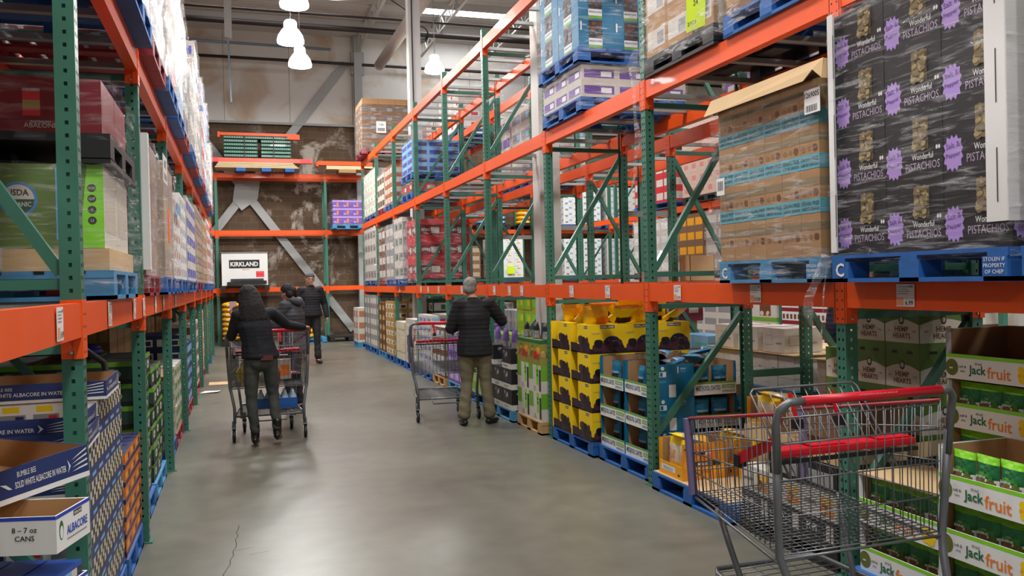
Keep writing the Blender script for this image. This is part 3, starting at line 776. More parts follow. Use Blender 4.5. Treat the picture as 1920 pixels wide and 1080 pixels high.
def a_usda(A, w, h):
    g = mat('dull green snack carton', '#5f7a3a', .55, 0, .15, 6); A.rect(0, 0, w, h, g, .3); A.poly([(w * .8, 0), (w * 1, 0), (w, h), (w * .87, h)], LIME, 1)
    A.rect(w * .02, h * .1, w * .1, h * .95, LBLUE, .8); A.rect(w * .62, h * .1, w * .72, h * .95, LBLUE, .8)
    A.ell(w * .33, h * .58, .082, .082, mat('blue ring print', '#4a86b4', .5), 1, 24); A.ell(w * .33, h * .58, .068, .068, OFFW, 1.5, 24)
    A.poly([(w * .33 + .068 * math.cos(t), h * .58 + .068 * math.sin(t)) for t in [PI + PI * i / 12 for i in range(13)]], mat('seal dark green', '#2d5040', .5), 2)
    A.text('USDA', w * .33, h * .66, .03, DARK, .09, 3, .02); A.text('ORGANIC', w * .33, h * .52, .022, OFFW, .11, 3, .02)
    for q, t in enumerate(('NON', 'G/F', 'V', 'U')): A.ell(w * .905, h * (.72 - .13 * q), .019, .019, DARK, 2); A.text(t, w * .905, h * (.72 - .13 * q), .014, OFFW, .028, 3, .01)
def a_abal(A, w, h):
    A.rect(0, 0, w, h, mat('dark red carton', '#7c1420', .45, 0, .1), .3); A.rect(0, h * .22, w, h * .235, PLUM, .8)
    A.text('ABALONE', w * .5, h * .13, .022, OFFW, w * .4, 2); A.text('AUSTRALIAN', w * .5, h * .2, .010, OFFW, w * .35, 2)
    A.ell(w * .06, h * .12, .045, .018, OFFW, 1.5); A.ell(w * .06, h * .88, .045, .018, OFFW, 1.5)
    A.rect(w * .36, h * .3, w * .5, h * .74, mat('bright red can', '#d03038', .35), 1); A.rect(w * .36, h * .42, w * .5, h * .58, mat('gold can label', '#a88a52', .4), 1.5); A.rect(w * .36, h * .74, w * .5, h * .79, SILV, 1.5)
    A.rect(w * .66, h * .6, w * .76, h * .74, OFFW, 1)
def a_bee(A, w, h):
    A.rect(0, 0, w, h, mat('tuna tray navy', '#27376c', .5, 0, .05), .3); A.rect(0, 0, w, h * .16, WHITE, .8)
    A.text('BUMBLE BEE', w * .3, h * .76, h * .16, WHITE, w * .2, 2); A.text('SOLID WHITE ALBACORE IN WATER', w * .45, h * .46, h * .2, WHITE, w * .56, 2, .01)
    for k in range(4): A.poly([(w * .8, h * (.3 + .12 * k)), (w * .98, h * (.36 + .17 * k)), (w * .985, h * (.42 + .17 * k)), (w * .88, h * (.37 + .14 * k))], WHITE, 1.5)
    A.poly([(w * .75, h * .3), (w * .785, h * .5), (w * .75, h * .72), (w * .765, h * .5)], WHITE, 1.5); A.poly([(w * .02, h * .6), (w * .1, h * .4), (w * .14, h * .38), (w * .08, h * .56)], WHITE, 1.5)
def a_beecans(A, w, h):
    n = max(2, int(w / .047))
    for i in range(n):
        for j in range(3):
            if (i + j) % 2: A.rect(w * i / n, h * (.38 + .2 * j), w * (i + 1) / n, h * (.58 + .2 * j), DARK if (i * 3 + j) % 4 else NAVY, .5)
            elif (i * 5 + j) % 6 == 0: A.rect(w * i / n, h * (.4 + .2 * j), w * (i + .6) / n, h * (.5 + .2 * j), YEL, .5)
    A.poly([(0, 0), (w, 0), (w, h * .38), (0, h * .38)], mat('tuna tray navy', '#27376c', .5), .8)
    for k in range(int(w / .2) + 1): A.rect(w * .05 + .2 * k, h * .1, min(w, w * .05 + .2 * k + .1), h * .2, LBLUE, 1)
def a_beefront(A, w, h):
    A.rect(0, h * .4, w, h, WHITE, .5)
    for k in range(3): A.rect(w * (.05 + .32 * k), h * .42, w * (.3 + .32 * k), h * .7, GREY, .7); A.rect(w * (.08 + .32 * k), h * .76, w * (.24 + .32 * k), h * .92, YEL, .8); A.rect(w * (.2 + .32 * k), h * .5, w * (.28 + .32 * k), h * .66, RED if k == 1 else NAVY, .9)
    B = Art(A.mb, A.o, A.u, A.v, A.n); B.rect(0, 0, w, h * .4, mat('tuna tray navy', '#27376c', .5), .9)
    for k in range(4): B.poly([(w * .7, h * (.08 + .05 * k)), (w * .96, h * (.1 + .07 * k)), (w * .96, h * (.13 + .07 * k)), (w * .8, h * (.11 + .06 * k))], WHITE, 1.5)
def a_kirkL(A, w, h):
    A.rect(0, 0, w, h, WHITE, .3); A.rect(0, h * .9, w, h, BLUE, .8); A.text('ALBACORE', w * .3, h * .48, h * .24, BLUE, w * .42, 2, .02); A.text('White Tuna in Water', w * .3, h * .2, h * .09, DARK, w * .4, 2)
    A.text('8 – 7 oz', w * .8, h * .66, h * .14, BLACK, w * .2, 2, .01); A.text('CANS', w * .8, h * .44, h * .14, BLACK, w * .14, 2, .01)
def a_kirkS(A, w, h):
    A.rect(0, 0, w, h, WHITE, .3); A.rect(0, h * .9, w, h, BLUE, .8); A.rect(w * .5, h * .74, w * .75, h * .88, BLACK, 1); A.text('KIRKLAND', w * .625, h * .81, h * .08, WHITE, w * .22, 2, .02)
    A.text('ALBACORE', w * .6, h * .46, h * .24, BLUE, w * .62, 2, .02); A.ell(w * .14, h * .55, .014, .03, GRN2, 1); A.ell(w * .14, h * .5, .01, .02, WHITE, 1.5); A.rect(w * .3, h * .2, w * .9, h * .24, GREY, 1)
def a_coffee(A, w, h):
    A.rect(0, 0, w, h, mat('coffee carton green black', '#234430', .5, 0, .2), .3); A.rect(0, h * .78, w, h, GRN, 1); A.rect(0, 0, w, h * .2, BLACK, 1); A.ell(w * .5, h * .45, w * .2, h * .22, OFFW, 1.5); A.text('coffee', w * .5, h * .45, h * .14, BROWN, w * .3, 2, .01)
def simple(c1, c2, c3=None, t=None, tc=WHITE):
    def f(A, w, h):
        A.rect(0, 0, w, h, c1, .3); A.rect(w * .08, h * .2, w * .92, h * .72, c2, 1)
        if c3: A.rect(w * .55, h * .28, w * .85, h * .6, c3, 1.6)
        if t: A.text(t, w * .4, h * .5, h * .2, tc, w * .5, 2.2, .01)
    return f
def a_cans(c1, c2, n=4):
    def f(A, w, h):
        A.rect(0, 0, w, h * .3, c1, .4)
        for i in range(n): A.rect(w * (i + .15) / n, h * .34, w * (i + .85) / n, h * .95, c2 if i % 2 else c1, .5)
    return f
def a_kirkbox(A, w, h):
    A.rect(w * .16, h * .56, w * .82, h * .8, BLACK, 1); A.text('KIRKLAND', w * .49, h * .68, h * .13, WHITE, w * .6, 2, .03); A.text('Signature', w * .52, h * .52, h * .05, RED, w * .5, 2)
    A.rect(w * .74, h * .3, w * .92, h * .47, mat('pink sticker', '#ef4a55', .5), 1); A.text('0N6', w * .83, h * .38, h * .08, RED, w * .14, 2, .02)

# ------------------------------------------------------------------ right, floor
# jackfruit display
JT = tray(.52, .40, .25, WHITE, a_jackL, a_jackS, .125)
def jp(u, v):
    if v > .86: return LIME
    if v > .66: return GRN2
    if v > .56: return mat('jack pouch mid green', '#3f8a3a', .4) if .2 < u < .8 else GRN2
    if u > .55 and v > .28: return OLIVE if (u - .75) ** 2 + (v - .42) ** 2 < .03 else WHITE
    if v < .3: return AMBER if u > .45 else mat('dried fruit window', '#8a6a45', .4, 0, .4, 40)
    return mat('dried fruit window', '#8a6a45', .4, 0, .4, 40) if u > .15 else GRN2
JP = pouch(.135, .215, .075, jp, 16, 20, 3, .25, lambda A, w, h: (A.text('Jackfruit', w * .5, h * .6, .016, WHITE, w * .7, 2, .02), A.text('dried', w * .55, h * .69, .008, LIME, w * .3, 2, .02)))
def add_text_pouch(): pass
def jtray(x, y, z, label, npouch, full=True, lab2=''):
    thing('display_tray', label, 'display tray', JT, (x + .2, y + .26, z), -PI / 2, 'white and green dried jackfruit display trays')
    for i in range(npouch):
        w_ = ['nearest the tray end', 'second in the row', 'third in the row'][i] if npouch < 4 else ['at the near end', 'second from near end', 'third from near end', 'at the far end'][i]
        o = thing('snack_pouch', 'green jackfruit pouch %s, %s' % (w_, lab2), 'pouch', JP, (x + .075, y + .07 + .125 * i, z + .012), -PI / 2 + R.uniform(-.12, .12), 'dried jackfruit pouches', rx=0)
for k in range(5):
    nm = ['lowest', 'second lowest', 'middle', 'second highest', 'topmost'][k]
    if k >= 2:
        jtray(3.42, 2.94, .13 + .245 * k, 'dried jackfruit tray, %s of the tall rear stack at the picture edge' % nm, 4 if k in (2, 3) else 0, True, '%s tray of rear stack' % nm)
for k in range(3):
    nm = ['bottom', 'middle', 'top'][k]
    jtray(3.0, 2.57, .13 + .245 * k, 'dried jackfruit tray, %s of the near front stack' % nm, 4, True, '%s tray of near front stack' % nm)
for k in range(2):
    nm = ['lower', 'upper'][k]
    jtray(3.02, 3.12, .13 + .245 * k, 'dried jackfruit tray, %s of the short stack by the green post' % nm, 4, True, '%s tray of short front stack' % nm)
m = MB(); m.box(3.02, 3.43, 3.1, 3.66, .622, .63, KRAFT2); m.box(3.02, 3.43, 3.1, 3.105, .63, .66, KRAFT2)
thing('cardboard_sheet', 'kraft cardboard sheet lying on the short jackfruit stack', 'cardboard', m)
m = MB(); m.box(3.45, 3.8, 3.0, 3.44, 1.37, 1.40, KRAFT3); m.box(3.78, 3.8, 3.0, 3.44, 1.4, 1.5, KRAFT3)
pallet(2.98, 4.1, 2.55, 3.68, -.01, 'blue', 'under the dried jackfruit trays')

# near black pallet behind the shopping cart
pallet(3.1, 4.15, 3.92, 4.86, 0, 'black', 'under the black and white cartons behind the front cart')
load(carton(.31, .35, .13, BLACK, both=a_pops), (.31, .35, .13), 3.1, 3.92, .14, 3, 3, 1, 'L', 'carton', 'black popped snack carton', 'on the black pallet')
load(carton(.31, .35, .16, OFFW, both=a_packs), (.31, .35, .16), 3.1, 3.92, .27, 3, 3, 1, 'L', 'carton', 'white popped snack carton', 'over the black pallet')
load(carton(.31, .35, .15, DARK, both=simple(BLACK, SILV, GREY)), (.31, .35, .15), 3.1, 3.92, .43, 3, 3, 1, 'L', 'carton', 'black silver windowed carton', 'under the kraft trays', skip=lambda i, j, k: k == 0 and i == 2 and j == 0)
KT = tray(.46, .5, .09, KRAFT2, inner=KRAFT2, floor_=KRAFT2)
for n_, (x, y) in enumerate(((3.36, 4.17), (3.4, 4.66), (3.88, 4.2))):
    thing('cardboard_tray', 'empty kraft cardboard tray %s' % ['just behind the front green post', 'left of the front green post, seen through the cart', 'in front of the hemp heart cartons'][n_], 'cardboard tray', KT, (x, y, .585), .04 * n_)
load(carton(.28, .36, .27, GRN, both=a_hemp), (.28, .36, .27), 3.78, 4.02, .62, 1, 3, 3, 'L', 'carton', 'green hemp hearts carton', 'beside the jackfruit stack', skip=lambda i, j, k: k == 2 and i == 2)
m = MB(); F_ = tray(.4, .5, .2, KRAFT3, inner=KRAFT3)
thing('open_carton', 'dark kraft open carton standing before the hemp cartons', 'carton', F_, (3.5, 4.28, .68), -PI / 2)
thing('snack_carton', 'white mango snack carton behind the cart child seat', 'carton', carton(.3, .1, .16, OFFW, both=simple(OFFW, WHITE, AMBER, 'ORGANIC DRIED', GREY)), (3.42, 4.5, .68), -PI / 2)

# mango pallet
pallet(3.05, 4.2, 4.93, 6.03, 0, 'blue', 'under the orange mango trays')
m = MB(); m.box(3.06, 4.2, 4.95, 6.02, .141, .146, KRAFT2); thing('cardboard_sheet', 'kraft sheet between the blue pallet and mango trays', 'cardboard', m)
MT = tray(.36, .38, .27, mat('mango yellow card', '#e3a51a', .5), a_mangolip, a_mango, .10)
def mp_(u, v): return AMBER if v < .35 else (YEL if v > .85 else (mat('mango slice window', '#c9936a', .4, 0, .3, 30) if .25 < u < .75 and v < .7 else mat('silver mango pouch', '#d8cfb8', .3, .2, .2)))
MP = pouch(.15, .27, .09, mp_, 9, 12, 5)
for i, (x, y, z, wr) in enumerate(((3.08, 5.6, .147, 'nearest the aisle beside the green post'), (3.52, 5.6, .147, 'in the second row beside the date trays'), (3.52, 5.18, .147, 'in the second row near the cart'),
        (3.86, 5.58, .147, 'bottom of the back row, far side'), (3.86, 5.58, .417, 'topmost of the back row, far side'), (3.86, 5.18, .147, 'bottom of the back row, near side'), (3.86, 5.18, .417, 'topmost of the back row, near side'))):
    thing('display_tray', 'orange and yellow mango display tray ' + wr, 'display tray', MT, (x + .19, y + .18, z), -PI / 2, 'mango display trays')
    for q in range(2):
        thing('snack_pouch', '%s mango pouch in the tray %s' % (['near', 'far'][q], wr), 'pouch', MP, (x + .08, y + .1 + .15 * q, z + .01), -PI / 2 + R.uniform(-.1, .1), 'mango pouches', ry=0)
        if q == 0: thing('snack_pouch', 'mango pouch lying on top of tray %s' % wr, 'pouch', MP, (x + .3, y + .2, z + .24), -PI / 2, 'mango pouches', rx=1.3)

# dates pallet
pallet(3.12, 4.3, 6.17, 7.22, 0, 'blue', 'under the teal date trays')
DT = tray(.50, .39, .268, TEAL, a_dateL, a_dateS, .105)
DT2 = DT
def dp_(u, v): return TEAL if v > .62 else (LBLUE if v > .5 else mat('date window', '#35211a', .3, 0, .4, 30)) if .15 < u < .85 else TEAL
DP = pouch(.15, .22, .09, dp_, 9, 12, 6)
DN = tray(.39, .50, .268, TEAL, a_dateL, a_dateS, .105)
for k in range(3):
    for j in range(3):
        for i in range(2):
            if k == 2 and j == 2: continue
            if not (j == 0 or i == 0 or k == 2): continue
            wr = '%s, %s, %s' % (['bottom layer', 'middle layer', 'top layer'][k], ['near end', 'far end'][i], ['aisle row', 'second row in', 'third row in'][j])
            if j == 0: o = thing('display_tray', 'teal date snack tray, ' + wr, 'display tray', DT, (3.14 + .195, 6.19 + .25 + .52 * i, .14 + .27 * k), -PI / 2 + R.uniform(-.02, .02), 'teal date snack trays')
            else: thing('display_tray', 'teal date snack tray, ' + wr, 'display tray', DN, (3.14 + .2 + .39 * j, 6.19 + .25 + .52 * i, .14 + .27 * k), R.uniform(-.02, .02), 'teal date snack trays')
            for q in range(2):
                if j == 0: p = (3.14 + .11, 6.19 + .13 + .24 * q + .52 * i, .15 + .27 * k); a = -PI / 2
                else: p = (3.14 + .2 + .39 * j - .085 + .17 * q, 6.19 + .09 + .52 * i, .15 + .27 * k); a = 0
                thing('snack_pouch', '%s date pouch in teal tray, %s' % (['near', 'far'][q] if j == 0 else ['left', 'right'][q], wr), 'pouch', DP, p, a + R.uniform(-.15, .15), 'date pouches')
for n_ in range(6):
    thing('snack_pouch', 'teal date pouch lying loose on the top trays, %s' % ['nearest corner', 'beside the green post', 'far end by the aisle', 'far end, deeper in', 'middle of the heap', 'inner edge of the heap'][n_], 'pouch', DP,
          (3.3 + .12 * n_, 6.3 + .3 * (n_ % 3), .93 + .03 * (n_ % 2)), R.uniform(0, 6), 'date pouches', rx=1.35)
load(carton(.36, .5, .25, TEAL, both=a_dateS), (.36, .5, .25), 4.3, 6.2, .14, 1, 2, 2, 'L', 'carton', 'closed teal date carton', 'behind the date trays', allcells=True)

# plums pallet
pallet(3.08, 4.2, 7.27, 8.33, 0, 'blue', 'under the yellow plum cartons')
def plum_carton():
    w, d, h = .345, .52, .272; m = MB(); s = .17
    # closed part and an open slot at the near end of the left side
    m.box(-w / 2 + .13, w / 2, -d / 2, d / 2, 0, h, YEL); m.box(-w / 2, -w / 2 + .13, -d / 2, d / 2 - s - .03, 0, h, YEL); m.box(-w / 2, -w / 2 + .13, d / 2 - .03, d / 2, 0, h, YEL)
    m.box(-w / 2, -w / 2 + .004, d / 2 - s - .03, d / 2 - .03, 0, .09, PLUM); m.box(-w / 2, -w / 2 + .13, d / 2 - s - .03, d / 2 - .03, 0, .01, KRAFT3)
    m.box(-w / 2 + .126, -w / 2 + .1299, d / 2 - s - .03, d / 2 - .03, 0, h, KRAFT3)
    F = faces(m, w, d, h); a_plumF(F['f'], w, h)
    A = F['l']; B = Art(m, A.p(s + .03, 0, 0), A.u, A.v, A.n); a_plumS(B, d - s - .03, h)
    return m.mesh('plum_carton')
PC = plum_carton()
def pb_(u, v): return ORNG if v > .88 else (YEL if v > .5 or u < .15 else (PLUM if u < .8 else AMBER))
PB = pouch(.125, .23, .09, pb_, 9, 12, 8)
def plum_extra(o, i, j, k, lab):
    if j == 0: thing('fruit_bag', 'yellow plum bag in slot of carton, %s, %s' % (layer_word(k, 4), along_word(i, 2)), 'bag', PB, (3.08 + .075, 7.28 + .52 * i + .52 - .115, .15 + .272 * k), -PI / 2, 'plum bags in carton slots')
load(PC, (.345, .52, .272), 3.08, 7.28, .14, 3, 2, 4, 'F', 'carton', 'yellow dried plum carton', 'on plum pallet', extra=plum_extra)
ORB = pouch(.26, .19, .08, lambda u, v: ORNG if v > .86 else (YEL if v > .35 or u < .2 else (PLUM if u < .8 else YEL)), 12, 12, 9)
ORC = pouch(.24, .2, .1, lambda u, v: AMBER if v > .4 else (ORNG if u > .5 else YEL), 12, 12, 11)
spots = [(3.2, 7.42), (3.45, 7.4), (3.7, 7.45), (3.95, 7.4), (3.22, 7.75), (3.5, 7.72), (3.8, 7.75), (4.0, 7.8), (3.25, 8.05), (3.55, 8.1), (3.85, 8.1), (3.35, 7.6), (3.65, 7.6), (3.9, 7.62)]
for n_, (x, y) in enumerate(spots):
    row = ['front', 'second', 'rear', 'upper'][0 if n_ < 4 else 1 if n_ < 8 else 2 if n_ < 11 else 3]; ps = ['leftmost', 'second from left', 'third from left', 'rightmost'][n_ % 4 if n_ < 8 else (n_ - 8) % 3 if n_ < 11 else n_ - 11]
    thing('fruit_bag', 'shiny yellow plum bag heaped loose on cartons, %s row, %s' % (row, ps), 'bag', ORB if n_ % 2 else ORC, (x, y, 1.245 + (.08 if n_ > 10 else 0) + R.uniform(0, .02)), R.uniform(-.7, .7), 'loose plum bags on top of the plum cartons', rx=R.uniform(.5, 1.2))

# bay of black pouches, green and white cartons on a wooden pallet
pallet(3.03, 4.1, 8.54, 9.36, 0, 'wood', 'under the green and white cartons')
load(carton(.4, .36, .3, OFFW, both=a_greenwhite), (.4, .36, .3), 3.04, 8.55, .14, 2, 2, 2, 'L', 'carton', 'green and white snack carton', 'on wooden pallet')
load(carton(.4, .36, .27, OLIVE, both=a_seed), (.4, .36, .27), 3.04, 8.55, .74, 2, 2, 1, 'L', 'carton', 'olive and red seed carton', 'above wooden pallet')
CB = pouch(.16, .17, .09, lambda u, v: BLACK if v > .5 or u < .4 else SILV, 8, 10, 2); CB2 = pouch(.18, .22, .09, lambda u, v: PURP if v > .3 else SILV, 8, 10, 4)
for n_ in range(5): thing('snack_pouch', 'black and silver pouch on the seed cartons, %s' % ['nearest', 'second', 'third', 'fourth', 'farthest'][n_], 'pouch', CB, (3.14 + .05 * (n_ % 2), 8.62 + .16 * n_, 1.015), -PI / 2 + R.uniform(-.3, .3), 'pouches on the seed cartons')
pallet(3.0, 3.42, 9.45, 10.6, 0, 'worn', 'under the black windowed cartons')
load(carton(.36, .36, .24, BLACK, both=a_black), (.36, .36, .24), 3.0, 9.46, .14, 1, 3, 3, 'L', 'carton', 'black windowed snack carton', 'beside the grey haired person', skip=lambda i, j, k: k == 2 and i == 1)
for n_ in range(3): thing('snack_pouch', '%s on the black windowed cartons' % ['purple foil pouch standing near the grey haired person', 'second purple foil pouch', 'white and blue pouch farthest along'][n_], 'pouch', CB2, (3.1, 9.6 + .35 * n_, .86), -PI / 2, 'pouches on the black cartons')

# far floor bays on the right: (y0, y1, pallet colour, mesh args, layers, description, place)
def bayload(x, y0, y1, pk, w, d, h, nx, nz, both, base, desc, place, face='L', z=0, jit=.004, px=None, skip=None, name='carton', cat='box', np_=1.1):
    ny = max(1, int((y1 - y0) / w)); sg = 1 if face == 'L' else -1
    xa, xb = (x, x + np_) if face == 'L' else (x - np_, x)
    if pk: pallet(xa, xb, y0, y1, z, pk, 'under the ' + desc + 's ' + place)
    load(carton(w, d, h, base, both=both), (w, d, h), x + sg * .01, y0 + .01, z + (.14 if pk else 0), nx, ny, nz, face, name, desc, place, cat, jit=jit, skip=skip, gap=max(0, (y1 - y0 - .02 - ny * w) / ny))
bayload(3.06, 10.8, 11.8, 'blue', .32, .3, .2, 2, 4, simple(mat('pale green carton', '#a9b96a', .6), GRN, OFFW), GRN, 'pale green snack carton', 'behind the grey haired person')
bayload(3.06, 11.9, 12.9, 'worn', .32, .3, .22, 2, 4, simple(PURP, LILAC, OFFW), PURP, 'purple and white carton', 'behind the empty cart')
bayload(3.06, 13.1, 14.0, 'wood', .3, .3, .2, 2, 4, simple(BROWN, OFFW, LBLUE), OFFW, 'mixed canned food carton', 'on wooden pallet beyond cart')
bayload(3.06, 14.1, 15.15, 'blue', .35, .3, .16, 2, 6, simple(OFFW, LBLUE, RED), OFFW, 'white and blue can carton', 'left of the empty cart')
bayload(3.06, 15.4, 16.4, 'blue', .33, .3, .14, 2, 6, a_cans(OFFW, GREY), OFFW, 'white bottle pack', 'on right floor near white column')
bayload(3.06, 16.5, 17.45, 'blue', .31, .22, .15, 1, 5, a_cans(mat('cream pack', '#cbbf9a', .6), OFFW), OFFW, 'cream bottle pack', 'midway down right aisle floor', np_=.22)
bayload(3.62, 16.45, 17.45, None, .48, .3, .3, 1, 4, simple(mat('bottle green carton', '#1f4a36', .5), OFFW, GRN2), GRN2, 'dark green carton', 'stacked behind cream bottle packs', z=.14)
bayload(3.06, 17.7, 18.7, 'blue', .33, .3, .19, 2, 6, simple(mat('gold carton', '#a98a48', .5), mat('cream print', '#d6cfc0', .6), BROWN), KRAFT, 'gold and cream carton', 'on right floor near the end')
bayload(3.06, 18.8, 19.7, 'worn', .3, .3, .22, 2, 5, simple(BROWN, mat('gold carton', '#a98a48', .5), OFFW), KRAFT, 'brown and gold carton', 'on right floor near the end')
bayload(3.06, 20.0, 21.0, 'blue', .33, .3, .25, 2, 5, simple(GREY, OFFW), OFFW, 'grey wrapped carton', 'at the right rack end')
bayload(3.06, 21.1, 22.0, 'blue', .3, .3, .25, 2, 5, simple(mat('silver grey carton', '#8d8c8e', .5), OFFW), OFFW, 'silver grey carton', 'last on the right floor')
# a tall stack behind the person's cart bays
bayload(3.9, 11.0, 12.0, None, .32, .3, .22, 1, 6, simple(mat('yellow green carton', '#9fb41e', .5), LIME, YEL), GRN, 'yellow green tea carton', 'stacked behind the grey haired person', z=.14)

# ------------------------------------------------------------------ right, first level (z 1.60)
def lv_load(x, y0, y1, z, pk, w, d, h, nx, nz, both, base, desc, place, face='L', wr=True, wm=None, mark=False, np_=1.08, amp=.012):
    xa, xb = (x, x + np_) if face == 'L' else (x - np_, x)
    pallet(xa, xb, y0, y1, z, pk, 'under the ' + desc + 's ' + place, mark)
    ny = max(1, int(round((y1 - y0) / w)));
    w2 = (y1 - y0 - .02) / ny
    load(carton(w2, d, h, base, both=both), (w2, d, h), x + (.01 if face == 'L' else -.01), y0 + .01, z + .14, nx, ny, nz, face, 'carton', desc, place)
    if wr: wrap(xa - .012, xb + .012, y0 - .012, y1 + .012, z + .05, z + .14 + nz * h, 'around the ' + desc + 's ' + place, wm, seed=int(y0 * 7), amp=amp)
Z1, Z2, Z3 = 1.605, 3.202, 4.812
pallet(2.95, 4.05, 2.66, 3.73, Z1, 'blue', 'under the pistachio cartons', True)
load(carton(.352, .36, .31, BLACK, both=a_pist), (.352, .36, .31), 2.99, 2.67, Z1 + .14, 3, 3, 4, 'L', 'carton', 'black salt and pepper pistachio carton', 'by aisle beam')
wrap(2.965, 4.07, 2.655, 3.735, Z1 + .10, Z1 + .14 + 1.25, 'around the black pistachio cartons', WRAP, 3)
m = MB()
def guard(label, x0, y0, sx, sy, z0, z1, w_=.055):
    m = MB(); m.box(min(x0, x0 + sx * w_), max(x0, x0 + sx * w_), y0 - .003, y0 + .003, z0, z1, WHITE); m.box(x0 - .003, x0 + .003, min(y0, y0 + sy * w_), max(y0, y0 + sy * w_), z0, z1, WHITE)
    for k in range(3): m.box(x0 - sx * .0045, x0 - sx * .0035, min(y0 + sy * .042, y0 + sy * .047), max(y0 + sy * .042, y0 + sy * .047), z0 + .08 + k * (z1 - z0) / 3, z0 + .3 + k * (z1 - z0) / 3, DARK)
    return thing('corner_board', label, 'corner board', m)
guard('white corner board at the near edge of the pistachio cartons', 2.955, 2.66, 1, 1, 1.85, 3.06, .1)
guard('thin white corner board at the far edge of the pistachio cartons', 2.955, 3.735, 1, -1, 1.76, 2.99, .04)
pallet(2.95, 4.05, 1.5, 2.6, Z1, 'blue', 'at the picture edge, nearest the camera', True)
load(carton(.352, .36, .31, BLACK, both=a_pist), (.352, .36, .31), 2.99, 1.52, Z1 + .14, 1, 3, 4, 'L', 'carton', 'black pistachio carton', 'nearest camera on right')
# granola
pallet(3.0, 4.05, 3.885, 4.9, Z1, 'worn', 'under the kraft granola cartons', True)
GA = carton(.168, .5, .243, KRAFT, both=a_gran); GB = carton(.168, .5, .243, KRAFT, both=a_granb)
load(GA, (.168, .5, .243), 3.01, 3.89, Z1 + .14, 2, 6, 1, 'L', 'carton', 'plain kraft granola carton', 'bottom of granola pallet')
load(GB, (.168, .5, .243), 3.01, 3.89, Z1 + .14 + .243, 2, 6, 3, 'L', 'carton', 'teal banded granola carton', 'under tan lid')
m = MB(); m.box(2.97, 4.1, 3.885, 4.9, 2.79, 2.797, KRAFT2)
m.add([(2.965, 3.78, 2.79), (2.965, 4.9, 2.79), (2.925, 4.93, 2.69), (2.925, 3.9, 2.69), (2.94, 3.84, 2.74), (2.935, 3.76, 2.68)], [(0, 5, 4, 3, 2, 1)], KRAFT2)
m.add([(2.97, 3.78, 2.79), (2.93, 3.76, 2.68), (4.1, 3.75, 2.67), (4.1, 3.78, 2.79)], [(0, 1, 2, 3)], KRAFT2); m.box(4.095, 4.1, 3.78, 4.9, 2.7, 2.79, KRAFT2); m.box(2.97, 4.1, 4.895, 4.9, 2.7, 2.79, KRAFT2)
o = thing('cardboard_cover', 'large tan cardboard lid sagging over the granola cartons', 'cardboard lid', m); md = o.modifiers.new('thick', 'SOLIDIFY'); md.thickness = .005
wrap(2.985, 4.07, 3.882, 4.92, Z1 + .02, 2.74, 'around the kraft granola cartons', WRAP, 9, top=False)
m = MB(); A = Art(m, (2.966, 3.95, 2.52), (0, -1, 0), (0, 0, 1), (-1, 0, 0)); A.rect(0, 0, .13, .13, WHITE, 1); A.text('1269005', .065, .1, .03, BLACK, .12, 2, .02)
for q in range(14): A.rect(.012 + q * .007, .01, .012 + q * .007 + (.004 if q % 3 else .002), .045, BLACK, 2)
A.mb.box(2.966, 2.968, 3.82, 3.95, 2.52, 2.65, WHITE)
thing('pallet_label', 'white paper label reading 1269005 on the granola pallet', 'label', m)
m = MB(); A = Art(m, (2.966, 4.86, 2.17), (0, -1, 0), (0, 0, 1), (-1, 0, 0)); A.rect(0, 0, .09, .11, WHITE, 1)
for q in range(9): A.rect(.012 + q * .0075, .03, .012 + q * .0075 + (.004 if q % 3 else .002), .09, BLACK, 2)
m.box(2.966, 2.968, 4.77, 4.86, 2.17, 2.28, WHITE); thing('pallet_label', 'small white barcode label at the far end of the granola pallet', 'label', m)
m = MB()
m.tube([(2.96, 3.78, 1.75), (2.95, 3.80, 1.68), (2.94, 3.86, 1.60), (2.93, 3.9, 1.52), (2.94, 3.92, 1.44), (2.95, 3.9, 1.37)], [.03, .035, .02, .025, .03, .008], WRAPH, 7)
m.tube([(2.96, 3.78, 1.7), (2.95, 3.80, 1.55), (2.95, 3.81, 1.42), (2.95, 3.83, 1.3)], .004, WRAPH, 6)
thing('loose_wrap_tail', 'loose twisted tail of clear wrap hanging over the beam by the pistachio pallet', 'plastic wrap', m)
m = MB(); m.tube([(3.05, 6.12, 3.45), (3.0, 6.1, 3.32), (2.99, 6.08, 3.15), (2.98, 6.05, 2.9), (3.0, 6.04, 2.75), (3.0, 6.1, 2.6), (3.0, 6.12, 2.45), (3.0, 6.2, 2.35)], [.04, .05, .015, .012, .03, .012, .01, .004], WRAPH, 7)
thing('loose_wrap_tail', 'long twisted wrap tail hanging down the green post from the upper pallet', 'plastic wrap', m)
lv_load(3.12, 15.4, 16.35, Z1, 'black', .48, .5, .36, 2, 3, simple(RED, mat('dark red carton', '#7c1420', .45), OFFW, 'snack', WHITE), RED, 'red and grey carton', 'right of the white column', wm=WRAPH, np_=.95)
lv_load(3.05, 16.45, 17.4, Z1, 'blue', .4, .2, .3, 1, 4, simple(OFFW, GREY, GRN2), OFFW, 'pale wrapped carton', 'left of the red cartons', wm=WRAPH, np_=.22)
lv_load(3.1, 17.75, 18.7, Z1, 'blue', .4, .5, .29, 2, 4, simple(GREY, OFFW), OFFW, 'grey wrapped carton', 'on first level near end', wm=WRAPH)
lv_load(3.1, 18.8, 19.7, Z1, 'red', .4, .5, .29, 2, 4, simple(BROWN, OFFW), KRAFT, 'brown wrapped carton', 'on first level near end', wm=WRAPH)
lv_load(3.1, 20.2, 22.0, Z1, 'blue', .45, .5, .32, 2, 4, simple(OFFW, GREY, BROWN), OFFW, 'pale tall stacked carton', 'last on first level', wm=WRAPH)

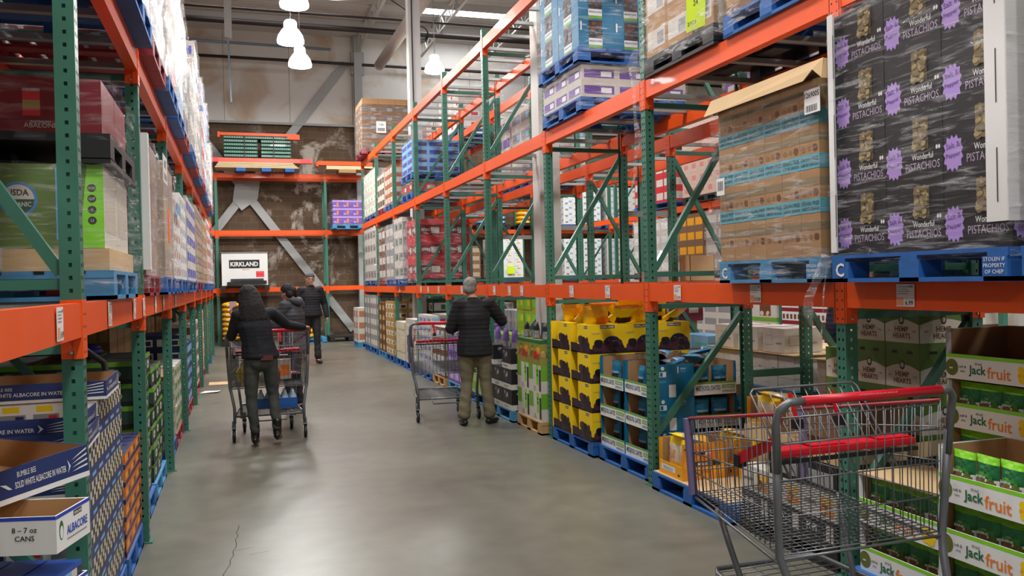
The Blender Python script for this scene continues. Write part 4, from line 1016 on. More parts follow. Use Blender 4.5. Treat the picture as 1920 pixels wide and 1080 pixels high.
# ------------------------------------------------------------------ right, second level
lv_load(3.05, 7.3, 8.34, Z2, 'blue', .35, .36, .15, 3, 2, simple(OFFW, PURP, WHITE), OFFW, 'purple and white fruit bar carton', 'under date cartons', wm=WRAP, mark=False)
pallet(3.02, 4.1, 7.28, 8.36, Z2 + .45, 'blue', 'on top of the purple and white cartons')
load(carton(.52, .36, .27, TEAL, both=a_datebig), (.52, .36, .27), 3.04, 7.3, Z2 + .59, 3, 2, 4, 'L', 'carton', 'teal date carton', 'high on second level')
wrap(3.02, 4.13, 7.28, 8.36, Z2 + .5, Z2 + 1.7, 'around the teal date cartons', WRAP, 5)
lv_load(3.05, 5.0, 6.0, Z2, 'black', .33, .5, .27, 2, 4, simple(KRAFT, OFFW, GREY), KRAFT, 'kraft and white carton', 'above the empty shelf', wm=WRAPH)
lv_load(3.06, 3.95, 4.9, Z2, 'blue', .32, .5, .27, 2, 4, simple(KRAFT3, KRAFT), KRAFT, 'dark kraft carton', 'above the granola pallet', wm=WRAPH)
m = MB(); A = Art(m, (3.03, 5.32, 3.36), (.16, -1, -.0), (-.12, -.25, 1), (-1, 0, .0)); A.rect(0, 0, .2, .36, mat('fluorescent yellow green paper', '#d3f02c', .5, 0, 0), 1)
A.text('HOLD', .1, .27, .04, BLACK, .13, 2); A.text('24', .1, .17, .035, BLACK, .06, 2); A.text('2/1/19', .06, .05, .025, BLACK, .09, 2)
thing('paper_sign', 'fluorescent yellow green handwritten paper on the upper wrapped pallet', 'paper', m).modifiers.new('t', 'SOLIDIFY').thickness = .002
lv_load(3.08, 15.5, 16.55, Z2, 'blue', .5, .5, .21, 2, 1, simple(mat('multi colour carton', '#55604a', .5, 0, .5, 30), RED, OFFW), OFFW, 'multi coloured pouch carton', 'under blue cartons', wm=WRAP)
pallet(3.08, 4.1, 15.5, 16.55, Z2 + .36, 'blue', 'on top of the multi coloured pouch cartons')
load(carton(.5, .3, .15, LBLUE, both=simple(LBLUE, BLUE, BROWN)), (.5, .3, .15), 3.1, 15.5, Z2 + .5, 3, 2, 4, 'L', 'carton', 'light blue cookie carton', 'on second level')
wrap(3.08, 4.1, 15.48, 16.57, Z2 + .4, Z2 + 1.12, 'around the light blue cookie cartons', WRAP, 6)
lv_load(3.1, 17.7, 18.65, Z2, 'blue', .33, .5, .2, 2, 4, simple(mat('rust carton', '#a4552c', .5, 0, .3, 20), OFFW, KRAFT2), KRAFT, 'rust and cream carton', 'on second level')
lv_load(3.1, 18.75, 19.7, Z2, 'red', .33, .5, .25, 2, 3, simple(OFFW, BROWN, GRN2), OFFW, 'pale mixed carton', 'on second level')
lv_load(3.1, 20.0, 21.9, Z2, 'blue', .45, .5, .26, 2, 4, simple(OFFW, WHITE, LIME), OFFW, 'white carton', 'last on second level', wm=WRAPH)
# third level
lv_load(2.95, 20.9, 22.1, Z3, 'red', .4, .4, .22, 3, 5, simple(KRAFT3, mat('brown grey carton', '#6e625a', .6), GREY), KRAFT3, 'large brown carton', 'on top of the right rack', wm=WRAP, np_=1.25)
load(carton(.4, .4, .14, KRAFT, seams=False), (.4, .4, .14), 2.97, 20.9, Z3 + .14 + 1.1, 3, 3, 1, 'L', 'carton', 'plain kraft top carton', 'above the brown cartons')
m = MB(); A = Art(m, (3.3, 20.86, 5.35), (1, 0, 0), (0, 0, 1), (0, -1, 0)); A.rect(0, 0, .24, .28, WHITE, 1); A.text('1182', .12, .2, .05, BLACK, .18, 2, .01); A.rect(.03, .04, .21, .12, GREY, 2)
m.box(3.3, 3.54, 20.86, 20.864, 5.35, 5.63, WHITE); thing('pallet_label', 'white paper label on the large brown cartons atop the right rack', 'label', m)
# ------------------------------------------------------------------ left rack goods
# USDA organic load with the abalone cartons standing on it
pallet(-1.72, -.56, 4.42, 5.42, Z1, 'worn', 'under the green organic cartons on the left')
m = MB(); m.box(-1.68, -.58, 4.45, 5.4, Z1 + .141, 1.85, KRAFT2)
m2 = MB(); A = Art(m, (-1.5, 4.449, 1.745), (1, 0, 0), (0, 0, 1), (0, -1, 0)); A.rect(.35, .01, .47, .11, OFFW, 1)
thing('carton', 'low kraft base carton under the green organic cartons', 'box', m)
US = carton(.54, .45, .395, OFFW, front=a_usda, side=simple(OFFW, mat('side carton print', '#b9b0a2', .6)))
load(US, (.54, .45, .395), -.6, 4.46, 1.852, 2, 2, 1, 'G', 'organic_snack_carton', 'green organic snack carton', 'behind left green post')
pallet(-1.72, -.56, 4.42, 5.42, 2.25, 'black', 'between the green cartons and the dark red cartons')
AB = carton(.52, .45, .26, RED, front=a_abal, side=simple(mat('dark red carton', '#7c1420', .45), mat('dark red carton', '#7c1420', .45)))
load(AB, (.52, .45, .26), -.6, 4.46, 2.392, 2, 2, 1, 'G', 'abalone_carton', 'dark red abalone carton', 'high behind left green post')
wrap(-1.72, -.545, 4.41, 5.44, Z1 + .05, 2.245, 'around the green organic cartons', WRAP, 11, amp=.02)
wrap(-1.70, -.56, 4.43, 5.43, 2.36, 2.66, 'around the dark red abalone cartons', WRAPL, 12, amp=.02)
def rload(y0, y1, z, pk, w, d, h, nx, nz, both, base, desc, place, wm=WRAPH, x=-.55, wr=True):
    lv_load(x, y0, y1, z, pk, w, d, h, nx, nz, both, base, desc, place, face='R', wr=wr, wm=wm, amp=.02)
BG = mat('beige carton', '#a8957f', .65); PK = mat('pinkish grey carton', '#a39088', .65)
rload(6.12, 7.1, Z1, 'red', .49, .55, .31, 2, 3, simple(PK, BG), PK, 'pinkish grey carton', 'behind second left post', x=-.57)
rload(7.16, 8.18, Z1, 'blue', .5, .55, .3, 2, 3, simple(BG, PK), BG, 'beige wrapped carton', 'behind second left post', x=-.53)
m = MB(); m.box(-.60, -.545, 6.07, 6.08, 1.78, 2.68, WHITE); m.box(-.55, -.545, 6.08, 6.14, 1.78, 2.68, WHITE); thing('corner_board', 'white corner board beside the second green post on the left', 'corner board', m)
def plabel(x, y, z, w_, h_, t, label, m0=WHITE, face='R', rot=0):
    m = MB(); A = Art(m, (x, y, z), (0, 1, 0), (0, 0, 1), (1, 0, 0)) if face == 'R' else Art(m, (x, y, z), (1, 0, 0), (0, 0, 1), (0, -1, 0))
    A.rect(0, 0, w_, h_, m0, 1)
    if t: A.text(t, w_ / 2, h_ * .7, h_ * .3, BLACK, w_ * .8, 2, .01); A.rect(w_ * .15, h_ * .12, w_ * .85, h_ * .35, GREY, 2)
    if face == 'R': m.box(x - .003, x, y, y + w_, z, z + h_, m0)
    else: m.box(x, x + w_, y, y + .003, z, z + h_, m0)
    return thing('pallet_label', label, 'label', m, rx=0)
plabel(-.49, 6.55, 2.42, .34, .2, '6052', 'white paper label reading 6052 on the pinkish grey wrapped load')
plabel(-.49, 6.9, 2.0, .12, .25, None, 'orange tag hanging low on the wrapped load behind the second left post', mat('orange tag', '#ff6a1c', .5))
rload(8.42, 9.4, Z1, 'blue', .33, .5, .16, 1, 5, simple(WHITE, OFFW, RED), WHITE, 'white bottle carton', 'behind the third left post', WRAPL)
rload(9.45, 10.5, Z1, 'blue', .35, .5, .15, 1, 6, simple(WHITE, OFFW, LBLUE), WHITE, 'white and pale blue carton', 'behind the fourth left post', WRAPL)
plabel(-.53, 8.6, 2.36, .5, .1, None, 'pale blue label on the white cartons of the left rack', LBLUE)
rload(10.7, 12.7, Z1, 'blue', .5, .5, .2, 1, 5, simple(OFFW, BLUE), OFFW, 'white and navy carton', 'farther along the left rack', WRAP)
rload(13.0, 15.0, Z1, 'red', .5, .5, .22, 1, 5, simple(BG, BROWN, OFFW), BG, 'tan patterned sack', 'farther along the left rack', WRAPL)
rload(15.3, 17.3, Z1, 'blue', .5, .5, .22, 1, 5, simple(BG, KRAFT3, AMBER), BG, 'brown patterned sack', 'near the far end of the left rack', WRAPL)
rload(17.6, 19.6, Z1, 'blue', .5, .5, .25, 1, 5, simple(OFFW, RED, GREY), OFFW, 'white and red carton', 'near the far end of the left rack', WRAPL)
rload(19.9, 21.9, Z1, 'blue', .5, .5, .25, 1, 4, simple(OFFW, GREY), OFFW, 'pale grey carton', 'last on the left first level', WRAP)
# second level, white wrapped loads hanging over the aisle
pks = ['blue', 'blue', 'red', 'blue', 'blue', 'red', 'blue', 'red', 'blue', 'red', 'blue', 'blue', 'red', 'blue']
names2 = ['right above the near green post', 'after the first upper load', 'over the second left post', 'past the second left post', 'over the third left post', 'past the third left post', 'over the fourth left post', 'past the fourth left post', 'over the fifth left post', 'past the fifth left post', 'over the sixth left post', 'past the sixth left post', 'near the far end of the beam', 'last on the upper left beam']
yy = LY0 + .1
cols2 = [(OFFW, GREY), (OFFW, WHITE), (WHITE, GREY), (OFFW, RED), (WHITE, LBLUE), (OFFW, NAVY)]
for n_ in range(14):
    bay = n_ // 2; y0 = LY0 + bay * BAY + .1 + (n_ % 2) * 1.09; c_ = cols2[n_ % 6]
    rload(y0, y0 + 1.05, Z2, pks[n_], .52, .55, .32, 1, 4 if n_ % 3 else 3, simple(c_[0], c_[1], None), c_[0], ['white wrapped carton', 'whitish wrapped carton', 'pale wrapped carton', 'off white wrapped carton'][n_ % 4], names2[n_], WRAPH, x=-.48 - .01 * (n_ % 3))
rload(LY0 - BAY + .1, LY0 - .05, Z2, 'black', .55, .55, .3, 1, 3, simple(KRAFT3, DARK), KRAFT3, 'dark brown carton', 'above the picture corner')
# third level
for n_, (y0, w_) in enumerate(((14.0, 'sixth'), (16.4, 'seventh'), (18.7, 'eighth'))):
    rload(y0, y0 + 1.05, Z3, 'blue', .5, .5, .25, 1, 2, simple(OFFW, BLUE), OFFW, 'small top level carton', 'atop the %s left bay' % w_, WRAPH)
# dark loads inside the second left rack, seen between the posts
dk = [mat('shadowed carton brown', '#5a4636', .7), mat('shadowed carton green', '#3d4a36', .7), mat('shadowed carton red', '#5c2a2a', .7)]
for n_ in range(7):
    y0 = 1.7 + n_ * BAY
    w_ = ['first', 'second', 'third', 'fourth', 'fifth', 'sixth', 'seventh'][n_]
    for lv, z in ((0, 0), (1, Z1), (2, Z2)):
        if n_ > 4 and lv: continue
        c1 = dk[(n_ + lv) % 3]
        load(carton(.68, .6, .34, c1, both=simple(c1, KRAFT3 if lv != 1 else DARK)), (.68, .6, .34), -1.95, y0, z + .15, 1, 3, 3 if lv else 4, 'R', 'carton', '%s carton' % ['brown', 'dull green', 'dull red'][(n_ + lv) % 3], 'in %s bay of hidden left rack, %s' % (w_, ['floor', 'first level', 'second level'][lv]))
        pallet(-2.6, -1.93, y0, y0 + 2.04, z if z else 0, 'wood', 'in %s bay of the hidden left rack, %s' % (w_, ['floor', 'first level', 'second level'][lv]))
# ---- left floor
TN = mat('tuna tray navy', '#27376c', .5, 0, .05)
pallet(-1.75, -.62, 2.45, 3.55, 0, 'blue', 'under the white tuna trays in the near left corner')
def kirk_full(A, w, h):
    A.rect(0, h * .62, w, h, WHITE, .3); A.rect(0, 0, w, h * .62, BLUE, .3)
    n = max(1, int(w / .14))
    for i in range(n): A.rect(w * (i + .1) / n, 0, w * (i + .9) / n, h * .34, OFFW, .8); A.text('ALBACORE', w * (i + .5) / n, h * .17, h * .1, BLUE, w / n * .7, 1.5, .01); A.rect(w * (i + .25) / n, h * .4, w * (i + .6) / n, h * .5, BLACK, .9)
KTR = tray(.46, .23, .115, WHITE, a_kirkL, a_kirkS)
KPK = carton(.105, .21, .145, mat('blue shrink pack', '#2c55b5', .25, 0, .1), front=lambda A, w, h: (A.rect(.004, .004, w - .004, h * .55, OFFW, 1), A.text('ALBACORE', w / 2, h * .34, .016, BLUE, w * .85, 2, .02), A.rect(w * .2, h * .62, w * .7, h * .74, BLACK, 1), A.text('KIRKLAND', w * .45, h * .68, .009, WHITE, w * .4, 2, .02)),
    side=lambda A, w, h: [A.rect(w * i / 6, h * (.1 + .2 * j), w * (i + 1) / 6, h * (.28 + .2 * j), [TEAL2, DARK, OFFW, LBLUE][(i * 3 + j * 2) % 4], 1) for i in range(6) for j in range(4)], seams=False)
ca_, sa_ = math.cos(-.28), math.sin(-.28)
def kpos(u, v, cx=-.745, cy=3.04): return (cx + u * ca_ - v * sa_, cy + u * sa_ + v * ca_)
for s_, (cx, cy, st) in enumerate(((-.745, 3.04, 'right'), (-1.21, 3.18, 'left'))):
    for k in range(4):
        wd = ['lowest', 'second', 'third', 'top empty'][k]; z = .14 + .24 * k; sh = (k % 2) * .012
        thing('tuna_tray', 'white tuna tray, %s of the %s stack in the near left corner' % (wd, st), 'tray', KTR, (cx + sh, cy - sh, z), -.28 + .03 * (k % 2), 'white tuna trays')
        if k < 3:
            for q in range(4):
                x, y = kpos(.165 - .11 * q, 0, cx + sh, cy - sh)
                thing('tuna_pack', 'blue pack of tuna cans, %s tray of the %s stack, number %s from the aisle' % (wd, st, ['one', 'two', 'three', 'four'][q]), 'canned food pack', KPK, (x, y, z + .012), -.28, 'blue tuna packs')
thing('tuna_tray', 'white tuna tray tilted over the big navy tray at the left edge', 'tray', KTR, (-.86, 2.50, 1.145), .55, 'white tuna trays', ry=-.05)
BTR = tray(.52, .34, .11, TN, None, a_bee, .035)
thing('tuna_tray', 'big empty navy tuna tray lying askew, kraft inside showing', 'tray', BTR, (-.82, 3.34, .99), -.70, None, rx=.08)
for k in range(3): load(carton(.5, .5, .28, TN, both=a_beecans), (.5, .5, .28), -.95, 3.2, .14 + .28 * k, 2, 1, 1, 'R', 'canned_tuna_case', 'navy tuna can case', 'behind white trays, level %s' % ['one', 'two', 'three'][k]) if k < 3 else None
# bumble bee pallet
pallet(-1.8, -.62, 3.9, 5.12, 0, 'blue', 'under the navy tuna cases on the left')
BC = carton(.4, .42, .168, OFFW, side=a_beefront, front=a_beecans, seams=False)
load(BC, (.4, .42, .168), -.63, 3.92, .14, 3, 3, 5, 'R', 'canned_tuna_case', 'white and navy tuna can case', 'on the tuna pallet')
load(BC, (.4, .42, .168), -.63, 4.32, .98, 3, 2, 1, 'R', 'canned_tuna_case', 'top tuna can case', 'highest on the tuna pallet')
BT2 = tray(.62, .42, .085, TN, a_bee, a_bee, None)
for n_, (x, y, z, a, wd) in enumerate(((-.93, 4.1, .985, .02, 'lowest of three, behind the near green post'), (-.95, 4.16, 1.045, -.03, 'middle of three, behind the near green post'), (-.9, 4.52, 1.155, .0, 'topmost, sticking out toward the aisle'), (-1.55, 3.95, 1.02, .2, 'farther left, tilted'), (-1.6, 3.7, 1.13, .1, 'at the left edge, highest'))):
    thing('tuna_tray', 'empty navy tuna tray, ' + wd, 'tray', BT2, (x, y, z), a, 'empty navy tuna trays', rx=.02)
m = MB(); m.tube([(-1.5, 5.2, 1.36), (-1.1, 5.2, 1.38), (-.85, 5.2, 1.35), (-.72, 5.2, 1.25), (-.69, 5.2, 1.05), (-.66, 5.2, .5), (-.65, 5.22, .1)], .018, BLACK, 8)
thing('metal_hoop', 'black curved metal rail standing behind the tuna trays', 'rail', m)
# orange cases
pallet(-1.7, -.62, 5.2, 5.98, 0, 'blue', 'under the orange cases on the left')
OC = carton(.26, .3, .098, NAVY, both=lambda A, w, h: (A.rect(0, 0, w, h, mat('orange case', '#d9701e', .5, 0, .15, 20), .3), A.rect(0, h * .1, w, h * .38, NAVY, .6), A.rect(w * .1, h * .5, w * .5, h * .85, AMBER, .8), A.rect(w * .6, h * .45, w * .85, h * .8, DARK, .9)))
load(OC, (.26, .3, .098), -.63, 5.22, .14, 2, 3, 6, 'R', 'canned_food_case', 'orange and navy food case', 'beside the tuna cases')
# coffee
CF = carton(.3, .3, .148, DARK, both=a_coffee)
pallet(-1.7, -.64, 6.14, 7.1, 0, 'blue', 'under the green and black coffee cartons, nearer one'); pallet(-1.7, -.64, 7.15, 8.12, 0, 'worn', 'under the green and black coffee cartons, farther one')
load(CF, (.3, .3, .148), -.66, 6.16, .14, 3, 3, 7, 'R', 'coffee_carton', 'green and black coffee carton', 'nearer stack', jit=.012)
load(CF, (.3, .3, .148), -.66, 7.18, .14, 3, 3, 6, 'R', 'coffee_carton', 'green and black coffee carton', 'farther stack', jit=.012)
thing('plastic_bag', 'crumpled blue plastic wrap on top of the coffee cartons', 'plastic wrap', (lambda mm: (mm.ellipsoid((0, 0, .03), (.16, .2, .04), BLUE, 10, 6), mm.ellipsoid((.05, .1, .05), (.08, .1, .03), BLUE, 8, 5), mm)[-1])(MB()), (-1.1, 6.8, 1.18))
bayload(-.64, 8.45, 9.4, 'blue', .3, .3, .14, 2, 5, simple(mat('tan window carton', '#8f7d5c', .6, 0, .2, 20), OFFW, GRN), KRAFT, 'tan and white carton', 'behind the third left post', 'R')
bayload(-.64, 9.5, 10.5, 'red', .3, .3, .14, 2, 5, simple(OFFW, GRN, BROWN), OFFW, 'white and green carton', 'behind the fourth left post', 'R')
bayload(-.64, 10.8, 11.8, 'red', .3, .3, .16, 2, 6, simple(NAVY, WHITE, NAVY), NAVY, 'navy carton', 'behind the fifth left post', 'R')
bayload(-.64, 11.85, 12.8, 'red', .3, .3, .16, 2, 5, simple(NAVY, LBLUE), NAVY, 'navy and blue carton', 'past the fifth left post', 'R')
bayload(-.64, 13.1, 15.0, 'red', .45, .3, .2, 1, 5, simple(OFFW, BROWN), OFFW, 'white and brown carton', 'on left floor midway', 'R')
bayload(-.64, 15.3, 17.3, 'red', .45, .3, .22, 1, 5, simple(OFFW, ORNG), OFFW, 'white and orange carton', 'on left floor midway', 'R')
bayload(-.64, 17.6, 19.6, 'blue', .45, .3, .22, 1, 6, simple(KRAFT, mat('gold carton', '#a98a48', .5)), KRAFT, 'kraft and gold carton', 'on left floor near the end', 'R')
bayload(-.64, 19.9, 21.9, 'blue', .45, .3, .22, 1, 6, simple(OFFW, WHITE, RED), OFFW, 'white carton', 'last on the left floor', 'R')
GC = carton(.5, .45, .25, KRAFT, both=lambda A, w, h: (A.rect(0, 0, w, h, mat('gold brown case', '#7d6434', .5, 0, .35, 14), .3), [A.rect(w * (i + .1) / 5, h * .15, w * (i + .8) / 5, h * .85, mat('gold case print', '#9c824a', .5, 0, .3, 20), .7) for i in range(5)]))
for n_ in range(3): load(GC, (.5, .45, .25), -1.12, 8.45 + 2.288 * n_, .14, 1, 4, 5, 'R', 'drink_case', 'gold brown drink case', 'in the depth of the %s left bay' % ['third', 'fourth', 'fifth'][n_], gap=.02)

# litter on the floor
m = MB(); m.box(-.52, -.12, 15.3, 15.75, 0.002, .008, KRAFT2); m.add([(-.12, 15.3, .008), (.02, 15.45, .03), (0, 15.7, .03), (-.12, 15.75, .008)], [(0, 1, 2, 3)], KRAFT2)
thing('cardboard_sheet', 'flat piece of kraft cardboard lying in the aisle left of the person', 'cardboard', m)
m = MB(); m.add([(-.62, 14.2, .004), (-.35, 14.15, .02), (-.3, 14.4, .01), (-.55, 14.5, .004)], [(0, 1, 2, 3)], WHITE); thing('paper_scrap', 'white scrap of paper on the floor by the left pallets', 'paper', m)

# ------------------------------------------------------------------ end wall rack
ZB = [1.632, 3.302, 4.962]
m = MB(); m.box(-.44, .82, 25.6, 26.7, ZB[0] + .07, ZB[0] + 1.0, WHITE)
a_kirkbox(Art(m, (-.44, 25.599, ZB[0] + .0), (1, 0, 0), (0, 0, 1), (0, -1, 0)), 1.26, 1.0); m.box(-.46, .84, 25.58, 26.72, ZB[0] + 1.0, ZB[0] + 1.02, GREY)
thing('storage_crate', 'big white crate with black and red lettering on the end wall rack', 'crate', m)
pallet(-.48, .86, 25.6, 26.65, ZB[0] - .07, 'black', 'under the big white crate on the end wall rack')
m = MB(); m.bar((-.3, 25.55, ZB[0] + .12), (.78, 25.55, ZB[0] + .15), .04, .1, BLACK); m.box(-.2, .7, 25.55, 25.6, ZB[0] + .2, ZB[0] + .26, DARK); thing('equipment_bar', 'black bar leaning on the lower front of the white crate', 'equipment', m)
m = MB(); m.box(-.44, -.3, 25.6, 25.62, ZB[0] + .0, ZB[0] + .1, WHITE)
pallet(2.68, 3.56, 25.5, 26.5, ZB[1], 'worn', 'under the purple boxes on the end wall rack')
load(carton(.29, .4, .235, PURP, both=lambda A, w, h: (A.rect(0, h * .8, w, h, LILAC, .8), A.rect(w * .42, h * .2, w * .6, h * .7, ORNG, 1), A.rect(w * .1, h * .2, w * .36, h * .4, LILAC, 1))), (.29, .4, .235), 2.69, 25.5, ZB[1] + .14, 3, 2, 3, 'F', 'carton', 'purple box with orange stripe', 'on the end wall rack')
wrap(2.66, 3.58, 25.47, 26.4, ZB[1] + .05, ZB[1] + .88, 'around the purple boxes on the end wall rack', WRAPL, 4)
# stacks of spare rack frames and beams
fr = MB()
for lx, x0_, x1_ in ((0, -.3, .62), (1, .72, 1.55)):
    for k in range(5): 
        z = ZB[2] + .42 + .105 * k; fr.box(x0_, x1_, 25.6, 26.4, z, z + .07, GREEN)
        for q in range(14): fr.box(x0_ + .03 + q * (x1_ - x0_ - .05) / 14, x0_ + .055 + q * (x1_ - x0_ - .05) / 14, 25.596, 25.6, z + .02, z + .05, mat('pale rack steel', '#9bbcae', .5))
fr.box(-.3, 1.55, 25.6, 26.4, ZB[2] + .945, ZB[2] + 1.02, GREEN)
for q in range(28): fr.box(-.27 + q * .065, -.245 + q * .065, 25.596, 25.6, ZB[2] + .96, ZB[2] + 1.0, mat('pale rack steel', '#9bbcae', .5))
t_ = thing('spare_upright_bundle', 'strapped bundle of green rack uprights on top of the end wall rack', 'rack parts', fr)
fm = MB()
for x in (.25, 1.05): fm.box(x, x + .03, 25.57, 25.595, ZB[2] + .0, ZB[2] + 1.06, BLACK)
obj('strap', fm, t_)
m = MB(); m.box(-.4, 1.75, 25.55, 25.7, ZB[2] + 1.02, ZB[2] + 1.1, ORANGE); m.box(-.46, -.4, 25.53, 25.72, ZB[2] + .96, ZB[2] + 1.12, ORANGE); m.box(1.45, 1.8, 25.53, 25.72, ZB[2] + .94, ZB[2] + 1.08, ORANGE); thing('spare_beam', 'orange rack beam lying on the bundle of green uprights', 'rack parts', m)
m = MB(); 
for k in range(2): m.box(-.9, 2.15, 25.55 + .1 * k, 25.64 + .1 * k, ZB[2] + .26, ZB[2] + .38, mat('salmon orange beam paint', '#f0624a', .35))
m.box(-.75, -.45, 25.54, 25.55, ZB[2] + .28, ZB[2] + .37, mat('pink sticker', '#ef4a55', .5)); m.box(1.8, 2.1, 25.54, 25.55, ZB[2] + .28, ZB[2] + .37, mat('pink sticker', '#ef4a55', .5))
thing('spare_beam', 'long pale orange beams with pink stickers on the end wall rack', 'rack parts', m)
m = MB()
for k in range(4): m.box(-.55 + .03 * k, 1.75 - .05 * k, 25.5, 26.3, ZB[2] + .1 + .04 * k, ZB[2] + .13 + .04 * k, mat('pale plywood', '#dcc59a', .7, 0, .1, 8))
thing('plywood_stack', 'stack of pale plywood boards under the spare beams', 'boards', m)
for n_, x in enumerate((.15, .85, 1.5)):
    m = MB(); m.box(x - .13, x + .13, 25.5, 26.2, ZB[2], ZB[2] + .1, BLUEP); thing('support_block', 'blue wooden block, %s under the plywood stack' % ['left', 'middle', 'right'][n_], 'block', m)
m = MB(); m.box(2.3, 3.9, 25.55, 25.8, ZB[2] + .22, ZB[2] + .34, ORANGE); m.box(2.25, 2.32, 25.53, 25.82, ZB[2] + .18, ZB[2] + .3, ORANGE); thing('spare_beam', 'short stack of orange beams right on the end wall rack', 'rack parts', m)
m = MB(); m.box(2.55, 3.9, 25.5, 26.3, ZB[2] + .1, ZB[2] + .2, mat('pale plywood', '#dcc59a', .7)); m.box(2.9, 3.4, 25.5, 26.2, ZB[2] + .0, ZB[2] + .1, KRAFT); thing('plywood_stack', 'pale boards under the short orange beams', 'boards', m)
# yellow sacks on the floor by the end wall
SK = pouch(.5, .17, .35, lambda u, v: YEL if v < .7 or u < .3 else AMBER, 10, 6, 4)
def sack_mesh(c, c2):
    m = MB(); m.ellipsoid((0, 0, .075), (.24, .3, .085), c, 14, 8); m.box(-.1, .1, -.29, -.27, .05, .09, c2); return m.mesh('sack')
SM = sack_mesh(mat('yellow sack', '#f2b412', .4, 0, .1), OFFW)
pallet(-.5, .55, 25.1, 26.2, 0, 'black', 'under the yellow sacks at the end wall')
pallet(1.3, 2.4, 25.1, 26.2, 0, 'worn', 'behind the walking person at the end wall')
for j in range(2):
    for k in range(8 - 0):
        thing('food_sack', 'yellow sack, %s in the %s pile at the end wall' % (['bottom', 'second', 'third', 'fourth', 'fifth', 'sixth', 'seventh', 'eighth'][k], ['left', 'right'][j]), 'sack', SM, (-.22 + .52 * j, 25.35, .14 + .135 * k), R.uniform(-.1, .1), 'yellow sacks at the end wall')
for k in range(3): thing('food_sack', 'yellow sack, %s behind the walking person' % ['bottom', 'middle', 'top'][k], 'sack', SM, (1.85, 25.35, .14 + .135 * k), 0, 'yellow sacks behind the walking person')
# things standing at the right end of the end wall
pallet(2.5, 3.7, 25.2, 26.2, .02, 'black', 'beside the flatbed cart at the end wall')
m = MB(); m.box(3.25, 3.95, 23.6, 24.5, .28, .33, GREY); m.box(3.25, 3.3, 23.6, 24.5, .33, .6, GREY)
t_ = thing('flatbed_cart', 'grey flatbed cart with water jugs beside the end of the right rack', 'cart', m)
for x in (3.35, 3.85):
    for y in (23.7, 24.4):
        w_ = MB(); w_.lathe([(.05, -.02), (.12, -.02), (.12, .02), (.05, .02)], BLACK, (x, y, .12), 14, 'x'); w_.bar((x, y, .12), (x, y, .28), .03, .03, GALV); obj('caster_wheel', w_, t_)
JG = MB(); JG.lathe([(.0, 0), (.14, .0), (.145, .05), (.14, .3), (.1, .38), (.04, .42), (.04, .46), (0, .46)], mat('water jug plastic', '#a9bdd6', .15, 0, .1), n=14); JGm = JG.mesh('jug')
for n_, (x, y) in enumerate(((3.45, 23.8), (3.78, 23.85), (3.6, 24.2))): thing('water_jug', 'pale blue water jug on the flatbed cart, %s' % ['front left', 'front right', 'rear'][n_], 'water jug', JGm, (x, y, .33), 0, 'water jugs')
bayload(2.95, 22.5, 23.4, 'worn', .4, .4, .3, 1, 3, simple(OFFW, mat('orange brown carton', '#b5714a', .6), LBLUE), OFFW, 'orange and white carton', 'past the end of the right rack')

# ------------------------------------------------------------------ goods in the rear right rack and across the next aisle
xb = 4.56
bayload(xb, 6.3, 7.65, 'wood', .22, .4, .2, 2, 4, a_white, OFFW, 'small plain white grey carton', 'behind the date trays', px=None)
m = MB(); m.box(xb - .02, xb + 1.1, 6.25, 7.7, .945, .952, KRAFT2); thing('cardboard_sheet', 'kraft sheet on the white grey cartons behind the date trays', 'cardboard', m)
load(carton(.33, .4, .22, OFFW, both=a_white), (.33, .4, .22), xb + .02, 6.4, .955, 1, 3, 1, 'L', 'carton', 'loose white grey carton', 'on the kraft sheet', gap=.08)
bayload(xb, 4.0, 6.0, 'wood', .32, .4, .2, 1, 4, a_white, OFFW, 'plain white carton', 'behind the mango trays')
m = MB(); m.box(xb - .03, xb + 1.1, 3.98, 6.02, .945, .952, KRAFT2); thing('cardboard_sheet', 'kraft sheet on the plain white cartons behind the mango trays', 'cardboard', m)
load(carton(.33, .4, .25, OFFW, both=a_white), (.33, .4, .25), xb + .02, 5.35, .955, 1, 1, 1, 'L', 'carton', 'single white carton', 'by the front green post')
bayload(xb, 7.7, 8.35, None, .3, .3, .26, 1, 4, simple(LBLUE, TEAL2, OFFW), LBLUE, 'light blue clear faced carton', 'behind the plum cartons')
bayload(xb, 8.6, 10.6, 'wood', .4, .4, .3, 1, 4, simple(mat('olive beige carton', '#8b8763', .6, 0, .2, 12), OFFW, BROWN, 'organic', GRN2), OFFW, 'olive beige organic carton', 'behind the plum cartons')
load(carton(.42, .4, .32, RED, both=simple(mat('maroon carton', '#7d1f3e', .5), mat('maroon carton', '#7d1f3e', .5), OFFW)), (.42, .4, .32), xb + .02, 8.5, 1.34 - .18, 1, 1, 1, 'L', 'carton', 'maroon carton', 'above the plum cartons')
bayload(xb, 10.8, 12.9, 'blue', .35, .4, .22, 1, 5, simple(mat('yellow green carton', '#9fb41e', .5), LIME, YEL), GRN, 'yellow green carton', 'in the rear right rack')
bayload(xb, 13.2, 15.1, 'blue', .35, .4, .2, 1, 5, a_cans(OFFW, LBLUE), OFFW, 'blue white can carton', 'in the rear right rack')
bayload(xb, 15.4, 17.4, 'blue', .35, .4, .22, 1, 5, a_cans(OFFW, GREY), OFFW, 'grey white can carton', 'in the rear right rack')
bayload(xb, 17.7, 19.7, 'blue', .45, .4, .25, 1, 5, simple(KRAFT, OFFW), OFFW, 'kraft and white carton', 'in the rear right rack')
lv_load(xb, 13.1, 14.1, Z2, 'blue', .5, .5, .3, 2, 4, simple(OFFW, GREY, LBLUE), OFFW, 'grey white wrapped carton', 'high in rear rack', wm=WRAPH, np_=1.0)
